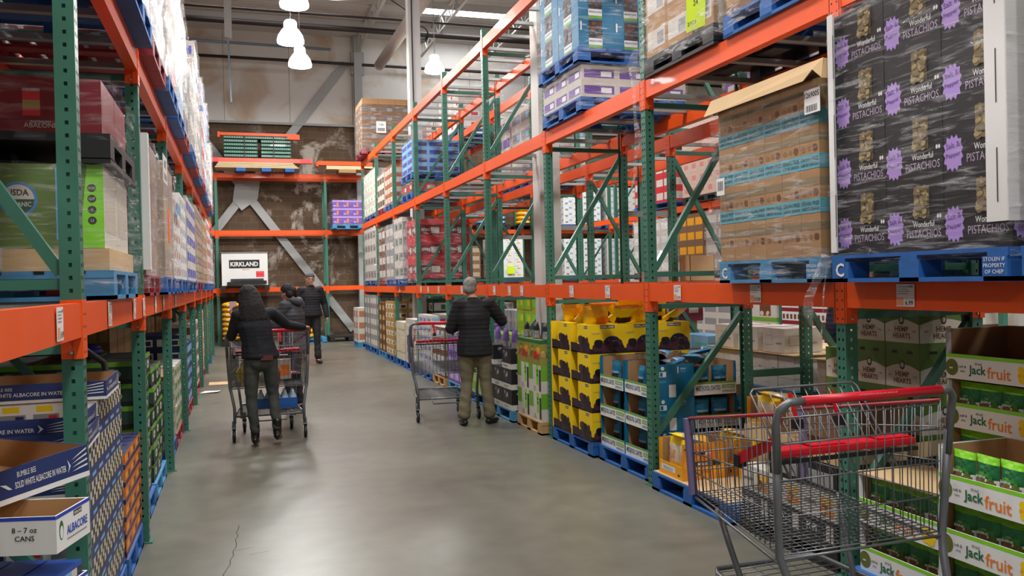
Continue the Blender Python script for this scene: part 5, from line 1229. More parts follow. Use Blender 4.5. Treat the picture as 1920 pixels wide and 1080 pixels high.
lv_load(xb, 14.15, 15.1, Z2, 'blue', .5, .5, .3, 1, 4, simple(OFFW, PURP), OFFW, 'pale purple wrapped carton', 'high in rear rack', wm=WRAPH, np_=1.0)
lv_load(xb, 4.0, 5.0, Z2, 'blue', .5, .5, .3, 1, 4, simple(OFFW, GREY), OFFW, 'pale wrapped carton', 'high behind granola', wm=WRAPH, np_=1.0)
lv_load(xb, 5.05, 6.0, Z2, 'blue', .5, .5, .25, 1, 3, simple(LBLUE, OFFW), OFFW, 'pale blue wrapped carton', 'high in rear rack', wm=WRAPH, np_=1.0)
lv_load(xb, 6.3, 7.3, Z2, 'blue', .5, .5, .2, 1, 2, simple(PURP, OFFW), OFFW, 'purple wrapped carton', 'high in rear rack', wm=WRAPH, np_=1.0)
lv_load(xb, 11.9, 12.9, Z3, 'blue', .5, .5, .3, 1, 3, simple(OFFW, mat('salmon print', '#d98a80', .5)), OFFW, 'white and salmon carton', 'on top of rear rack', wm=WRAPH, np_=1.0)
lv_load(xb, 17.7, 19.6, Z3, 'blue', .45, .5, .22, 1, 4, simple(OFFW, WHITE, RED), OFFW, 'white carton with red print', 'on top of rear rack', wm=WRAP, np_=1.0)
lv_load(xb, 20.0, 21.9, Z3, 'blue', .45, .5, .22, 1, 3, simple(OFFW, WHITE, RED), OFFW, 'white and red printed carton', 'on top of rear rack', wm=WRAP, np_=1.0)
m = MB(); m.box(4.62, 5.1, 8.9, 9.3, Z1, Z1 + .12, OFFW); thing('carton', 'small flat white carton on the empty first level shelf', 'box', m)
m = tray(.22, .3, .28, KRAFT2, inner=KRAFT3); thing('open_carton', 'open kraft carton standing on the first level shelf of the rear rack', 'carton', m, (4.8, 8.3, Z1 + .0), -PI / 2)
# next aisle, far side
xc = 9.05; ZC1, ZC2 = 1.632, 3.192
def cl(y0, y1, z, pk, w, h, nz, both, base, desc, place, wr=None):
    pallet(xc, xc + 1, y0, y1, z, pk, 'under the %ss %s' % (desc, place)); ny = max(1, round((y1 - y0) / w)); w2 = (y1 - y0) / ny
    load(carton(w2, .4, h, base, both=both), (w2, .4, h), xc + .01, y0, z + .14, 1, ny, nz, 'L', 'carton', desc, place)
    if wr: wrap(xc - .01, xc + 1, y0 - .01, y1 + .01, z + .05, z + .15 + nz * h, 'around the %ss %s' % (desc, place), wr, int(y0 * 3))
PL = 'across the next aisle'
cl(10.7, 12.8, 0, 'wood', .42, .22, 6, lambda A, w, h: (A.rect(0, 0, w, h * .3, mat('dark red jar lids', '#8c1f22', .4), .5), [A.rect(w * (i + .2) / 4, h * .42, w * (i + .8) / 4, h * .8, BROWN, .8) for i in range(4)]), WHITE, 'white tray of red lidded jars', 'across the next aisle')
cl(13.0, 14.2, 0, 'wood', .6, .34, 4, lambda A, w, h: (A.rect(0, 0, w, h * .22, GRN, .8), A.rect(w * .22, h * .3, w * .78, h * .9, BROWN, .8), A.blobs(w * .22, h * .3, w * .78, h * .6, .05, [OFFW, AMBER], 6, 1)), OFFW, 'white and green display carton', PL)
cl(14.4, 16.5, 0, 'wood', .5, .25, 6, simple(OFFW, GREY), OFFW, 'plain pale carton', PL)
cl(16.8, 19.5, 0, 'blue', .5, .25, 6, simple(OFFW, ORNG, RED), OFFW, 'pale orange carton', PL)
cl(8.6, 10.4, 0, 'wood', .45, .3, 5, simple(OFFW, BROWN, RED), OFFW, 'white and brown carton', PL)
cl(12.9, 14.0, ZC1, 'black', .36, .3, 4, simple(mat('blue box', '#40628f', .5), OFFW, RED), OFFW, 'blue and pink carton', 'first level over next aisle')
cl(14.4, 15.3, ZC1, 'red', .45, .3, 4, simple(PK, OFFW), OFFW, 'greyish wrapped carton', 'first level over next aisle', WRAPH)
cl(15.4, 16.4, ZC1, 'black', .33, .3, 4, simple(KRAFT3, AMBER), KRAFT3, 'brown and amber carton', 'first level over next aisle')
cl(16.8, 18.6, ZC1, 'red', .45, .3, 4, simple(OFFW, WHITE), OFFW, 'pale stacked carton', 'first level over next aisle', WRAPH)
cl(12.9, 13.9, ZC2, 'black', .25, .2, 3, lambda A, w, h: (A.ell(w * .5, h * .4, w * .3, h * .25, RED, 1), A.rect(0, h * .8, w, h, OFFW, .5)), WHITE, 'white cup carton with red dots', 'second level over next aisle')
cl(14.3, 16.2, ZC2, 'black', .3, .25, 6, lambda A, w, h: A.rect(w * .25, h * .3, w * .75, h * .7, mat('salmon print', '#c8796a', .5), 1), mat('pale pink carton', '#d4b8a8', .6), 'pale pink carton', 'second level over next aisle')
cl(16.7, 18.5, ZC2, 'blue', .4, .3, 3, simple(RED, OFFW), RED, 'red and white carton', 'second level over next aisle')
cl(10.9, 12.6, ZC2, 'blue', .4, .3, 4, simple(ORNG, OFFW), OFFW, 'orange and white carton', 'second level over next aisle')
# end wall rack beyond the right racks
def bl(x0, x1, z, pk, w, h, nz, both, base, desc, place='on the end wall rack', wr=None, name='carton', cat='box'):
    pallet(x0, x1, 25.6, 26.6, z, pk, 'under the %ss %s' % (desc, place)); n = max(1, round((x1 - x0) / w)); w2 = (x1 - x0) / n
    load(carton(w2, .4, h, base, both=both), (w2, .4, h), x0, 25.61, z + .14, n, 1, nz, 'F', name, desc, place, cat)
    if wr: wrap(x0 - .01, x1 + .01, 25.58, 26.6, z + .05, z + .15 + nz * h, 'around the %ss %s' % (desc, place), wr, int(x0 * 5))
yp = lambda A, w, h: (A.rect(w * .3, h * .3, w * .7, h * .5, AMBER, 1), A.rect(w * .1, h * .7, w * .5, h * .8, LBLUE, 1))
bp_ = lambda A, w, h: (A.rect(w * .2, h * .2, w * .5, h * .5, GREY, 1), A.rect(w * .6, h * .5, w * .9, h * .8, LBLUE, 1))
bl(7.4, 8.6, ZB[0], 'blue', .3, .2, 6, yp, WHITE, 'white carton with yellow print', wr=WRAPL)
m = MB(); m.box(8.05, 8.3, 25.56, 25.57, ZB[0] + .25, ZB[0] + .5, mat('fluorescent yellow green paper', '#d3f02c', .5)); thing('paper_sign', 'yellow green paper on the far white cartons at the end wall', 'paper', m)
bl(6.3, 7.2, ZB[0], 'black', .45, .25, 4, simple(KRAFT3, BG), BG, 'tan sack like carton')
bl(10.0, 11.3, ZB[0], 'blue', .3, .2, 6, bp_, WHITE, 'white and pale blue carton', wr=WRAPL)
bl(11.5, 12.7, ZB[0], 'blue', .3, .2, 6, bp_, OFFW, 'whitish carton')
bl(10.0, 11.3, ZB[1], 'blue', .3, .2, 6, bp_, WHITE, 'white carton with blue print', wr=WRAPL)
bl(11.5, 12.7, ZB[1], 'blue', .3, .2, 6, bp_, OFFW, 'whitish printed carton')
pallet(7.1, 8.2, 25.6, 26.6, ZB[1], 'black', 'under the blue sacks on the end wall rack'); pallet(8.5, 9.4, 25.6, 26.6, ZB[1], 'black', 'under the yellow sacks on the end wall rack')
SB = sack_mesh(mat('blue sack', '#5b9bd0', .4, 0, .15), OFFW)
for j in range(2):
    for k in range(4):
        thing('food_sack', 'blue sack, %s of the %s pile on the end wall rack' % (['bottom', 'second', 'third', 'top'][k], ['left', 'right'][j]), 'sack', SB, (7.38 + .52 * j, 25.9, ZB[1] + .14 + .14 * k), 0, 'blue sacks on the end wall rack')
        thing('food_sack', 'yellow sack, %s of the %s pile on the upper end wall rack' % (['bottom', 'second', 'third', 'top'][k], ['left', 'right'][j]), 'sack', SM, (8.72 + .46 * j, 25.9, ZB[1] + .14 + .14 * k), 0, 'yellow sacks on the end wall rack')

# ------------------------------------------------------------------ price tags on the aisle beams
def ptag(x, y, side_, price, label, w_=.085, h_=.10, zc=1.538):
    m = MB(); sx = -1 if side_ == 'R' else 1
    A = Art(m, (x, y + (w_ / 2 if side_ == 'R' else -w_ / 2), zc - h_ / 2), (0, -1 if side_ == 'R' else 1, 0), (0, 0, 1), (sx, 0, 0))
    m.box(min(x, x - sx * .003), max(x, x - sx * .003), y - w_ / 2, y + w_ / 2, zc - h_ / 2, zc + h_ / 2, WHITE)
    A.rect(w_ * .04, h_ * .06, w_ * .4, h_ * .4, mat('orange tag corner', '#f0a070', .6), 1); A.text(price, w_ * .72, h_ * .18, h_ * .2, BLACK, w_ * .5, 2, .01)
    for k in range(4): A.rect(w_ * .08, h_ * (.86 - .1 * k), w_ * (.75 - .1 * (k % 2)), h_ * (.89 - .1 * k), GREY, 1)
    A.rect(w_ * .74, h_ * .85, w_ * .94, h_ * .93, GREY, 1)
    return thing('price_tag', label, 'price tag', m)
for y, pr, wh in ((3.36, '6.99', 'beam over the hemp and jackfruit display'), (4.62, '17.59', 'beam right of the granola pallet hanging tail'), (5.62, '12.99', 'beam over the mango trays'), (6.87, '4.9', 'beam over the date trays'), (7.72, '3.9', 'beam over the plum cartons, nearest'), (9.25, '9.79', 'beam past the plum cartons, first'), (9.72, '8.9', 'beam past the plum cartons, second'), (10.35, '5.9', 'beam right of the grey haired person'), (12.0, '7.9', 'beam left of the grey haired person'), (13.5, '6.4', 'beam over the empty cart'), (14.3, '8.4', 'beam left of the empty cart'), (14.9, '3.4', 'beam just right of the white column'), (17.0, '2.9', 'far beam past the white column')):
    ptag(3.079, y, 'R', pr, 'white price tag reading %s on the %s' % (pr, wh), .115 if y < 5 else .1, .11)
for n_, (y, wh) in enumerate(((3.25, 'nearest, before the near green post'), (4.45, 'just past the near green post'), (5.45, 'before the second green post'), (5.98, 'right at the second green post'), (6.8, 'just past the second green post'), (7.5, 'halfway to the third green post'), (8.9, 'past the third green post'))):
    ptag(-.582, y, 'L', ['8.99', '13.9', '7.4', '9.9', '6.9', '5.9', '4.9'][n_], 'foil edged price tag on the left beam, %s' % wh, .1, .115)
# ------------------------------------------------------------------ shopping carts
CWIRE = mat('cart wire grey', '#77797c', .35, .5, .1, 30); CTUBE = mat('cart tube grey', '#6d7074', .38, .4, .1, 20)
CPURP = mat('dull purple bumper', '#7d6f96', .5, 0, .1); SEATR = RED2
def lerp(a, b, t): return tuple(a[i] + (b[i] - a[i]) * t for i in range(3))
def cart(label, loc, rz):
    t = thing('shopping_cart', label, 'shopping cart', None, loc, rz)
    def part(n, f, p=None):
        m = MB(); f(m); return obj(n, m, p or t)
    RB, RT, FB, FT = (.395, .02, .57), (.40, .015, 1.12), (.31, .76, .64), (.32, .79, .985)
    def sd(s, a): return (a[0] * s, a[1], a[2])
    # handle with grip
    def handle(m):
        m.tube([(-.42, .0, .9), (-.43, -.01, 1.08), (-.425, -.025, 1.14), (-.39, -.04, 1.17), (-.33, -.045, 1.172)], .0165, CTUBE, 10)
        m.tube([(.42, .0, .9), (.43, -.01, 1.08), (.425, -.025, 1.14), (.39, -.04, 1.17), (.33, -.045, 1.172)], .0165, CTUBE, 10)
    part('handle_bracket', handle)
    def grip(m):
        m.tube([(-.33, -.045, 1.172), (.34, -.045, 1.172)], .019, RED2, 14)
        A = Art(m, (-.12, -.0585, 1.176), (1, 0, 0), (0, -.45, .89), (0, -.89, -.45)); A.text('COSTCO WHOLESALE', .13, .004, .014, WHITE, .22, 3, .03)
    part('handle_grip', grip)
    for s in (-1, 1):
        part('side_post', lambda m: m.tube([(s * .424, 0, 1.0), (s * .413, .01, .75), (s * .402, .02, .57), (s * .385, .0, .5), (s * .36, -.05, .36), (s * .36, -.07, .2)], .0165, CTUBE, 10))
        part('front_leg', lambda m: m.tube([(s * .33, .55, .62), (s * .31, .50, .48), (s * .29, .42, .3), (s * .29, .40, .18)], .014, CTUBE, 8))
        def side(m):
            lo0, lo1, hi0, hi1 = sd(s, RB), sd(s, FB), sd(s, RT), sd(s, FT)
            n = 19
            for i in range(n + 1): m.tube([lerp(lo0, lo1, i / n), lerp(hi0, hi1, i / n)], .0024, CWIRE, 5)
            for q in (0, .28, .54, .80): m.tube([lerp(lo0, hi0, q), lerp(lo1, hi1, q)], .0034, CWIRE, 6)
            m.tube([(lo0[0] * 1.01, lo0[1], lo0[2] - .03), (lo1[0] * 1.01, lo1[1], lo1[2] - .02)], .006, CWIRE, 6)
        part('side_wire_panel', side)
        part('side_rim', lambda m: m.tube([sd(s, RT), sd(s, FT)], .0075, mat('dull red rim', '#9a2a38', .4), 8))
        part('corner_bumper', lambda m: (m.bar((s * .315, .775, .63), (s * .325, .80, .985), .035, .022, CPURP, (0, 1, 0))))
    def rear(m):
        n = 17
        for i in range(n + 1):
            u = -1 + 2 * i / n; m.tube([(u * .385, .025, .575), (u * .385 + .006, .03, .85), (u * .39, .015, 1.10)], .0024, CWIRE, 5)
        for z in (.575, .72, .86, 1.0, 1.10): m.tube([(-.39, .022, z), (.39, .022, z)], .0032 if z < 1 else .004, CWIRE, 6)
        m.tube([(-.39, .015, .56), (.39, .015, .56)], .006, CWIRE, 6)
    part('rear_gate', rear)
    def front(m):
        n = 14
        for i in range(n + 1):
            u = -1 + 2 * i / n; m.tube([(u * .31, .765, .64), (u * .32, .79, .98)], .0024, CWIRE, 5)
        for q in (0, .3, .55, .8, 1): m.tube([(-.315, .765 + .025 * q, .64 + .34 * q), (.315, .765 + .025 * q, .64 + .34 * q)], .0034, CWIRE, 6)
    part('front_wire_panel', front)
    def floor_w(m):
        n = 26
        for i in range(n + 1):
            f = i / n; hw = .39 + (.31 - .39) * f; z = .575 + .065 * f; y = .02 + .745 * f
            m.tube([(-hw, y, z), (hw, y, z)], .0024, CWIRE, 5)
        for i in range(19):
            u = -1 + 2 * i / 18; m.tube([(u * .39, .02, .572), (u * .31, .765, .637)], .0022, CWIRE, 5)
    part('basket_floor', floor_w)
    def seatback(m):
        a, b2 = (-.27, .12, .84), (.27, .12, .84); c_, d_ = (-.28, .36, 1.15), (.28, .36, 1.15)
        m.tube([a, c_, (-.26, .37, 1.165), (.26, .37, 1.165), d_, b2], .005, CWIRE, 8)
        for i in range(9):
            f = (i + .5) / 9; m.tube([lerp(a, b2, f), lerp(c_, d_, f)], .0026, CWIRE, 5)
        m.tube([lerp(a, c_, .5), lerp(b2, d_, .5)], .0026, CWIRE, 5)
    part('child_seat_back', seatback)
    def seat(m):
        for k in range(4):
            x0 = -.34 + .17 * k; m.box(x0 + .004, x0 + .165, .10 + .01 * (k % 2), .19, .945, .957 + .006 * (k % 2), SEATR)
        m.box(-.34, .34, .09, .105, .93, .957, SEATR); m.box(-.35, .35, .085, .10, .905, .92, BLACK)
    part('child_seat_flap', seat)
    def straps(m):
        for x in (-.36, ): m.bar((x, .05, 1.11), (x + .0, .1, .99), .035, .004, SEATR, (1, 0, 0)); m.bar((x + .0, .1, .99), (x - .01, .32, .89), .045, .006, SEATR, (1, 0, 0)); m.box(x - .02, x + .02, .31, .345, .855, .905, BLACK)
        for x in (-.08, .14):
            m.bar((x, .36, 1.14), (x + .01, .33, 1.02), .025, .004, SEATR); m.box(x - .012, x + .03, .31, .34, .99, 1.03, BLACK)
    part('seat_strap', straps)
    def lower(m):
        m.tube([(-.36, -.06, .27), (-.33, .3, .28), (-.29, .62, .30), (-.26, .68, .302), (.26, .68, .302), (.29, .62, .30), (.33, .3, .28), (.36, -.06, .27)], .013, CTUBE, 8)
        for i in range(14):
            f = (i + .5) / 14; m.tube([(-.35 + .08 * f, -.04 + .7 * f, .272 + .03 * f), (.35 - .08 * f, -.04 + .7 * f, .272 + .03 * f)], .003, CWIRE, 5)
        for x in (-.2, -.1, 0, .1, .2): m.tube([(x, -.05, .27), (x * .9, .68, .30)], .003, CWIRE, 5)
        m.tube([(-.36, -.06, .27), (.36, -.06, .27)], .012, CTUBE, 8); m.tube([(-.2, -.07, .265), (-.18, -.07, .21), (.18, -.07, .21), (.2, -.07, .265)], .008, CTUBE, 6)
    part('bottom_rack', lower)
    for x, y in ((-.37, -.04), (.37, -.04), (-.26, .6), (.26, .6)):
        w_ = part('caster', lambda m: (m.lathe([(.02, .12), (.02, .22)], CTUBE, (x, y, .0), 8), m.bar((x - .022, y, .15), (x - .022, y - .03, .06), .03, .004, GALV, (1, 0, 0)), m.bar((x + .022, y, .15), (x + .022, y - .03, .06), .03, .004, GALV, (1, 0, 0)), m.box(x - .024, x + .024, y - .02, y + .02, .145, .155, GALV)))
        part('wheel', lambda m: (m.lathe([(.02, -.015), (.055, -.016), (.062, -.008), (.062, .008), (.055, .016), (.02, .015)], BLACK, (x, y - .03, .062), 18, 'x'), m.lathe([(.0, -.019), (.03, -.018), (.03, .018), (0, .019)], GREY, (x, y - .03, .062), 12, 'x')), w_)
    return t
cart('large grey shopping cart with red handle parked at the right foreground', (2.35, 2.79, 0), .03)
cart('empty shopping cart with red child seat beside the grey haired person', (2.36, 10.02, 0), -.03)
cart('loaded shopping cart pushed by the person in the dark sweater', (.29, 9.62, 0), .0)
# shopping in the person's cart
def item(name, label, cat, fn, loc, rz=0):
    m = MB(); fn(m); return thing(name, label, cat, m, loc, rz)
def jar(m, c, r=.045, h=.13, lid=RED): m.lathe([(0, 0), (r, 0), (r, h * .8), (r * .7, h * .9), (r * .7, h)], c, n=12); m.lathe([(r * .75, h), (r * .75, h + .02), (0, h + .02)], lid, n=12)
item('grocery_box', 'white and orange grocery box standing in the loaded cart', 'box', lambda m: (m.box(-.07, .07, -.05, .05, 0, .22, OFFW), m.box(-.05, .05, -.052, -.05, .04, .16, ORNG)), (.46, 9.85, .62), .2)
item('food_tray', 'clear topped food tray in the loaded cart', 'food tray', lambda m: (m.box(-.14, .14, -.1, .1, 0, .06, SILV), m.ellipsoid((0, 0, .06), (.12, .08, .03), OFFW)), (.33, 9.95, .72), .1)
item('food_tray', 'dark red meat tray lying low in the loaded cart', 'food tray', lambda m: (m.box(-.15, .15, -.1, .1, 0, .05, BLACK), m.ellipsoid((0, 0, .05), (.13, .08, .025), mat('raw red meat', '#8c1d22', .3, 0, .3, 40))), (.5, 9.95, .62), -.1)
item('grocery_bag', 'pale yellow produce bag at the left of the loaded cart', 'bag', lambda m: (m.ellipsoid((0, 0, .1), (.1, .1, .1), mat('pale yellow produce', '#d9c46a', .4, 0, .3, 30)), m.ellipsoid((0, 0, .2), (.05, .05, .05), OFFW)), (.05, 9.8, .60))
item('grocery_bag', 'white plastic grocery bag in the middle of the loaded cart', 'bag', lambda m: (m.ellipsoid((0, 0, .09), (.13, .11, .1), OFFW), m.ellipsoid((.04, 0, .18), (.05, .04, .05), SILV)), (.28, 9.78, .6))
item('sauce_bottle', 'red sauce jar in the loaded cart', 'jar', lambda m: jar(m, mat('tomato red', '#c23a20', .3), .05, .15, OFFW), (.37, 9.74, .60))
item('wine_crate', 'dark carton against the front of the loaded cart', 'box', lambda m: m.box(-.15, .15, -.08, .08, 0, .2, mat('dark maroon carton', '#3a1a1e', .5)), (.38, 10.2, .66))
def water(m):
    for i in range(5):
        for j in range(3): m.lathe([(0, 0), (.04, 0), (.04, .12), (.015, .17), (.015, .19), (0, .19)], mat('clear bottle', '#bcd3e6', .12), (-.17 + .085 * i, -.085 + .085 * j, 0), 8)
    m.box(-.215, .215, -.13, .13, .0, .11, mat('blue shrink film', '#2463b8', .25))
item('water_bottle_pack', 'blue wrapped pack of water bottles on the cart bottom rack', 'bottle pack', water, (.38, 9.9, .305))

# ------------------------------------------------------------------ people
def ball(bm, c, r, sub=2):
    M_ = Matrix.Translation(c) @ Matrix.Diagonal((r[0], r[1], r[2], 1))
    bmesh.ops.create_icosphere(bm, subdivisions=sub, radius=1, matrix=M_)
def chain(bm, pts, step=.35, sub=2):
    """pts: (x,y,z,rx,ry,rz) ellipsoids blended along the way"""
    for a, b2 in zip(pts, pts[1:]):
        a = list(a) + [a[3]] * (6 - len(a)); b2 = list(b2) + [b2[3]] * (6 - len(b2))
        L_ = math.dist(a[:3], b2[:3]); n = max(1, int(L_ / (min(min(a[3:6]), min(b2[3:6])) * step)))
        n = min(n, 30)
        for i in range(n + 1):
            t = i / n; p = [a[k] + (b2[k] - a[k]) * t for k in range(6)]
            ball(bm, p[:3], p[3:6], sub)
def fuse(bm, voxel, sm=6, mats=(), fn=None, name='m', post=None, shade=True):
    me = bpy.data.meshes.new(name); bm.to_mesh(me); bm.free()
    o = bpy.data.objects.new('tmp', me); COL.objects.link(o)
    r = o.modifiers.new('r', 'REMESH'); r.mode = 'VOXEL'; r.voxel_size = voxel
    s = o.modifiers.new('s', 'SMOOTH'); s.iterations = sm; s.factor = .5
    dg = bpy.context.evaluated_depsgraph_get(); dg.update()
    out = bpy.data.meshes.new_from_object(o.evaluated_get(dg)); bpy.data.objects.remove(o); out.name = name
    for m_ in mats: out.materials.append(m_)
    if post:
        nr = [v.normal.copy() for v in out.vertices]
        for v, n_ in zip(out.vertices, nr): v.co += n_ * post(v.co, n_)
    for p in out.polygons:
        p.use_smooth = True
        if fn: p.material_index = fn(p.center, p.normal)
    out.update(); return out
SKIN = mat('skin', '#c08e72', .5, 0, .06, 30); SKIN2 = mat('lighter skin', '#c99a7e', .5, 0, .06, 30); LIP = mat('lips', '#9a5a4c', .5, 0, 0); EYE = mat('eye dark', '#1e1612', .3, 0, 0); BROW = mat('brow', '#2b211c', .8, 0, 0)
def hand(bm, w, d, up, s, curl=.5):
    """w wrist point, d direction the hand points, up back-of-hand direction, s +1 right hand / -1 left"""
    d = Vector(d).normalized(); up = Vector(up); up = (up - d * up.dot(d)).normalized(); sd_ = d.cross(up).normalized() * s; w = Vector(w)
    for k in range(4):
        o = (k - 1.5) * .020; b0 = w + d * .035 + sd_ * o * .7; b1 = w + d * (.088 - abs(k - 1.3) * .004) + sd_ * o
        chain(bm, [tuple(b0) + (.017, .017, .017), tuple(b1) + (.0115, .0115, .0115)], .5, 1)
        ln = [.066, .075, .070, .054][k]; p = b1; dd = d.copy()
        for q, (f, r) in enumerate(((.45, .0095), (.3, .0088), (.25, .008))):
            dd = (dd * math.cos(curl * (1, .9, .7)[q]) - up * math.sin(curl * (1, .9, .7)[q])).normalized(); up2 = up
            n_ = p + dd * ln * f; chain(bm, [tuple(p) + (r,) * 3, tuple(n_) + (r * .93,) * 3], .5, 1); p = n_
    b0 = w + d * .03 - sd_ * .025; b1 = b0 + (d * .6 - sd_ * .75 - up * .3).normalized() * .04; b2 = b1 + (d * .85 - sd_ * .2 - up * .45).normalized() * .032
    chain(bm, [tuple(b0) + (.014,) * 3, tuple(b1) + (.0115,) * 3, tuple(b2) + (.009,) * 3], .5, 1)
def human(label, loc, rz, P, look, scale=1.0):
    """P: joints in the person's own space, facing +y, +x is the right hand"""
    t = thing('person', label, 'person', None, loc, rz); t.scale = (scale,) * 3
    H = Vector(P['head']); yaw = P.get('yaw', 0); tilt = P.get('tilt', 0)
    HR = Matrix.Rotation(yaw, 3, 'Z') @ Matrix.Rotation(tilt, 3, 'X')
    def hp(x, y, z): return H + HR @ Vector((x, y, z))
    wd = P.get('wide', 1)
    bm = bmesh.new()
    # head: skull, jaw, chin, nose, ears, neck
    for c, r in (((0, -.012, .03), (.074, .092, .088)), ((0, .02, -.015), (.064, .072, .08)), ((0, .04, -.07), (.045, .045, .042)), ((0, .06, -.09), (.02, .02, .018)), ((0, .093, -.018), (.011, .016, .018)), ((0, .088, .01), (.008, .012, .022)), ((.074, -.005, -.01), (.009, .018, .03)), ((-.074, -.005, -.01), (.009, .018, .03)), ((0, .082, -.055), (.024, .010, .007)), ((0, .075, .035), (.045, .014, .012))):
        ball(bm, hp(*c), r)
    nk = Vector(P['neck']); chain(bm, [tuple(hp(0, -.015, -.06)) + (.05,) * 3, tuple(nk) + (.056,) * 3])
    ch, pv = Vector(P['chest']), Vector(P['pelvis'])
    chain(bm, [tuple(nk) + (.07, .06, .05), tuple(ch) + (.13 * wd, .09, .1), tuple(pv) + (.13 * wd, .09, .1)])
    for s in (1, -1):
        k = 'R' if s > 0 else 'L'; sh, el, wr = (Vector(P[n + k]) for n in ('sh', 'el', 'wr'))
        chain(bm, [tuple(ch + Vector((0, 0, .08))) + (.06,) * 3, tuple(sh) + (.045,) * 3, tuple(el) + (.036,) * 3, tuple(wr) + (.024,) * 3])
        hd = P.get('hd' + k, (wr - el)); hand(bm, wr, hd, P.get('hu' + k, (s * .9, 0, .2)), s * P.get('hs' + k, 1), P.get('curl' + k, .45))
        hip, kn, an = (Vector(P[n + k]) for n in ('hip', 'kn', 'an'))
        chain(bm, [tuple(hip) + (.075,) * 3, tuple(kn) + (.045,) * 3, tuple(an) + (.035,) * 3])
        toe = Vector(P['toe' + k]); chain(bm, [tuple(an - Vector((0, 0, .03))) + (.032,) * 3, tuple(toe) + (.03, .03, .02)])
    inv = HR.transposed()
    def face(c, n):
        q = inv @ (c - H)
        if q.y > .05:
            if abs(q.z + .055) < .009 and abs(q.x) < .024: return 1
            if abs(abs(q.x) - .03) < .012 and abs(q.z - .005) < .006: return 2
            if abs(abs(q.x) - .03) < .017 and abs(q.z - .028) < .005: return 3
        return 0
    obj('body', fuse(bm, .0065, 3, (look.get('skin', SKIN), LIP, EYE, BROW), face, 'body'), t)
    # trousers
    bm = bmesh.new(); lw = look.get('leg', 1)
    chain(bm, [tuple(Vector(pv) + Vector((0, -.0, .10))) + (.125 * wd, .09, .06), tuple(Vector(pv) - Vector((0, .015, .06))) + (.15 * wd, .115, .1)])
    for k in 'RL':
        hip, kn, an = (Vector(P[n + k]) for n in ('hip', 'kn', 'an'))
        chain(bm, [tuple(hip) + (.09 * lw, .1 * lw, .1), tuple(kn.lerp(hip, .5)) + (.086 * lw,) * 3, tuple(kn) + (.066 * lw,) * 3, tuple(kn.lerp(an, .4) - Vector((0, .012, 0))) + (.062 * lw,) * 3, tuple(an + Vector((0, 0, .04))) + (look.get('cuff', .055),) * 3])
    tr = look['trousers']
    def fold(c, n): return .004 * _nz.noise(Vector((c.x * 12, c.y * 12, c.z * 22))) + .003 * math.sin(c.z * 55 + 3 * c.x * 9) * (1 if c.z < .35 else .3)
    obj('trousers', fuse(bm, .012, 5, (tr,), None, 'trousers', fold), t)
    # jacket / sweater
    bm = bmesh.new(); jw = look.get('jw', 1); hem = look.get('hem', 0); sl = look.get('sleeve', .052)
    chain(bm, [tuple(nk + Vector((0, -.0, -.0))) + (.078, .075, .035), tuple(ch + Vector((0, 0, .10))) + (.15 * jw, .095 * jw, .06), tuple(ch) + (.175 * jw * wd, .125 * jw, .1), tuple(ch.lerp(pv, .5)) + (.16 * jw * wd, .125 * jw, .1), tuple(pv + Vector((0, 0, .02))) + (.188 * jw * wd, .145 * jw, .08), tuple(pv + Vector((0, 0, hem))) + (.192 * jw * wd, .15 * jw, .03)])
    for k in 'RL':
        sh, el, wr = (Vector(P[n + k]) for n in ('sh', 'el', 'wr'))
        chain(bm, [tuple(ch + Vector((0, 0, .10))) + (.08,) * 3, tuple(sh) + (sl * 1.18,) * 3, tuple(sh.lerp(el, .5)) + (sl * 1.2,) * 3, tuple(el) + (sl * 1.08,) * 3, tuple(el.lerp(wr, .6)) + (sl * .92,) * 3, tuple(wr.lerp(el, .04)) + (sl * .72,) * 3])
    if look.get('puffer'):
        def pf(c, n): return .0045 * abs(math.sin(c.z * PI / .05)) - .001 + .003 * _nz.noise(c * 16)
    else:
        def pf(c, n): return .004 * _nz.noise(Vector((c.x * 10, c.y * 10, c.z * 16)))
    obj('jacket' if look.get('puffer') else 'sweater', fuse(bm, .011, 4, (look['top'],), None, 'jacket', pf), t)
    if look.get('hood'):
        bm = bmesh.new(); chain(bm, [tuple(nk + Vector((.07, -.06, .0))) + (.06, .05, .05), tuple(nk + Vector((0, -.11, -.02))) + (.07, .05, .06), tuple(nk + Vector((-.07, -.06, 0))) + (.06, .05, .05)]); obj('hood', fuse(bm, .012, 4, (look['top'],)), t)
    # shoes
    for k in 'RL':
        an = Vector(P['an' + k]); toe = Vector(P['toe' + k]); bm = bmesh.new(); d = (toe - an); d.z = 0; d = d.normalized() if d.length > .01 else Vector((0, 1, 0))
        hl = an - d * .045; hl.z = an.z - .05
        chain(bm, [tuple(hl) + (.036, .04, .035), tuple(an.lerp(toe, .4) - Vector((0, 0, .03))) + (.042, .045, .035), tuple(toe) + (.042, .045, .026)])
        if look.get('boot'): chain(bm, [tuple(an - Vector((0, 0, .03))) + (.045,) * 3, tuple(an + Vector((0, 0, .09))) + (.05,) * 3]); chain(bm, [tuple(hl) + (.02,) * 3, tuple(hl - Vector((0, .01, .03))) + (.016,) * 3])
        obj('shoe', fuse(bm, .008, 3, (look.get('shoe', BLACK),), None, 'shoe'), t)
    # hair
    bm = bmesh.new(); hs = look['hair']
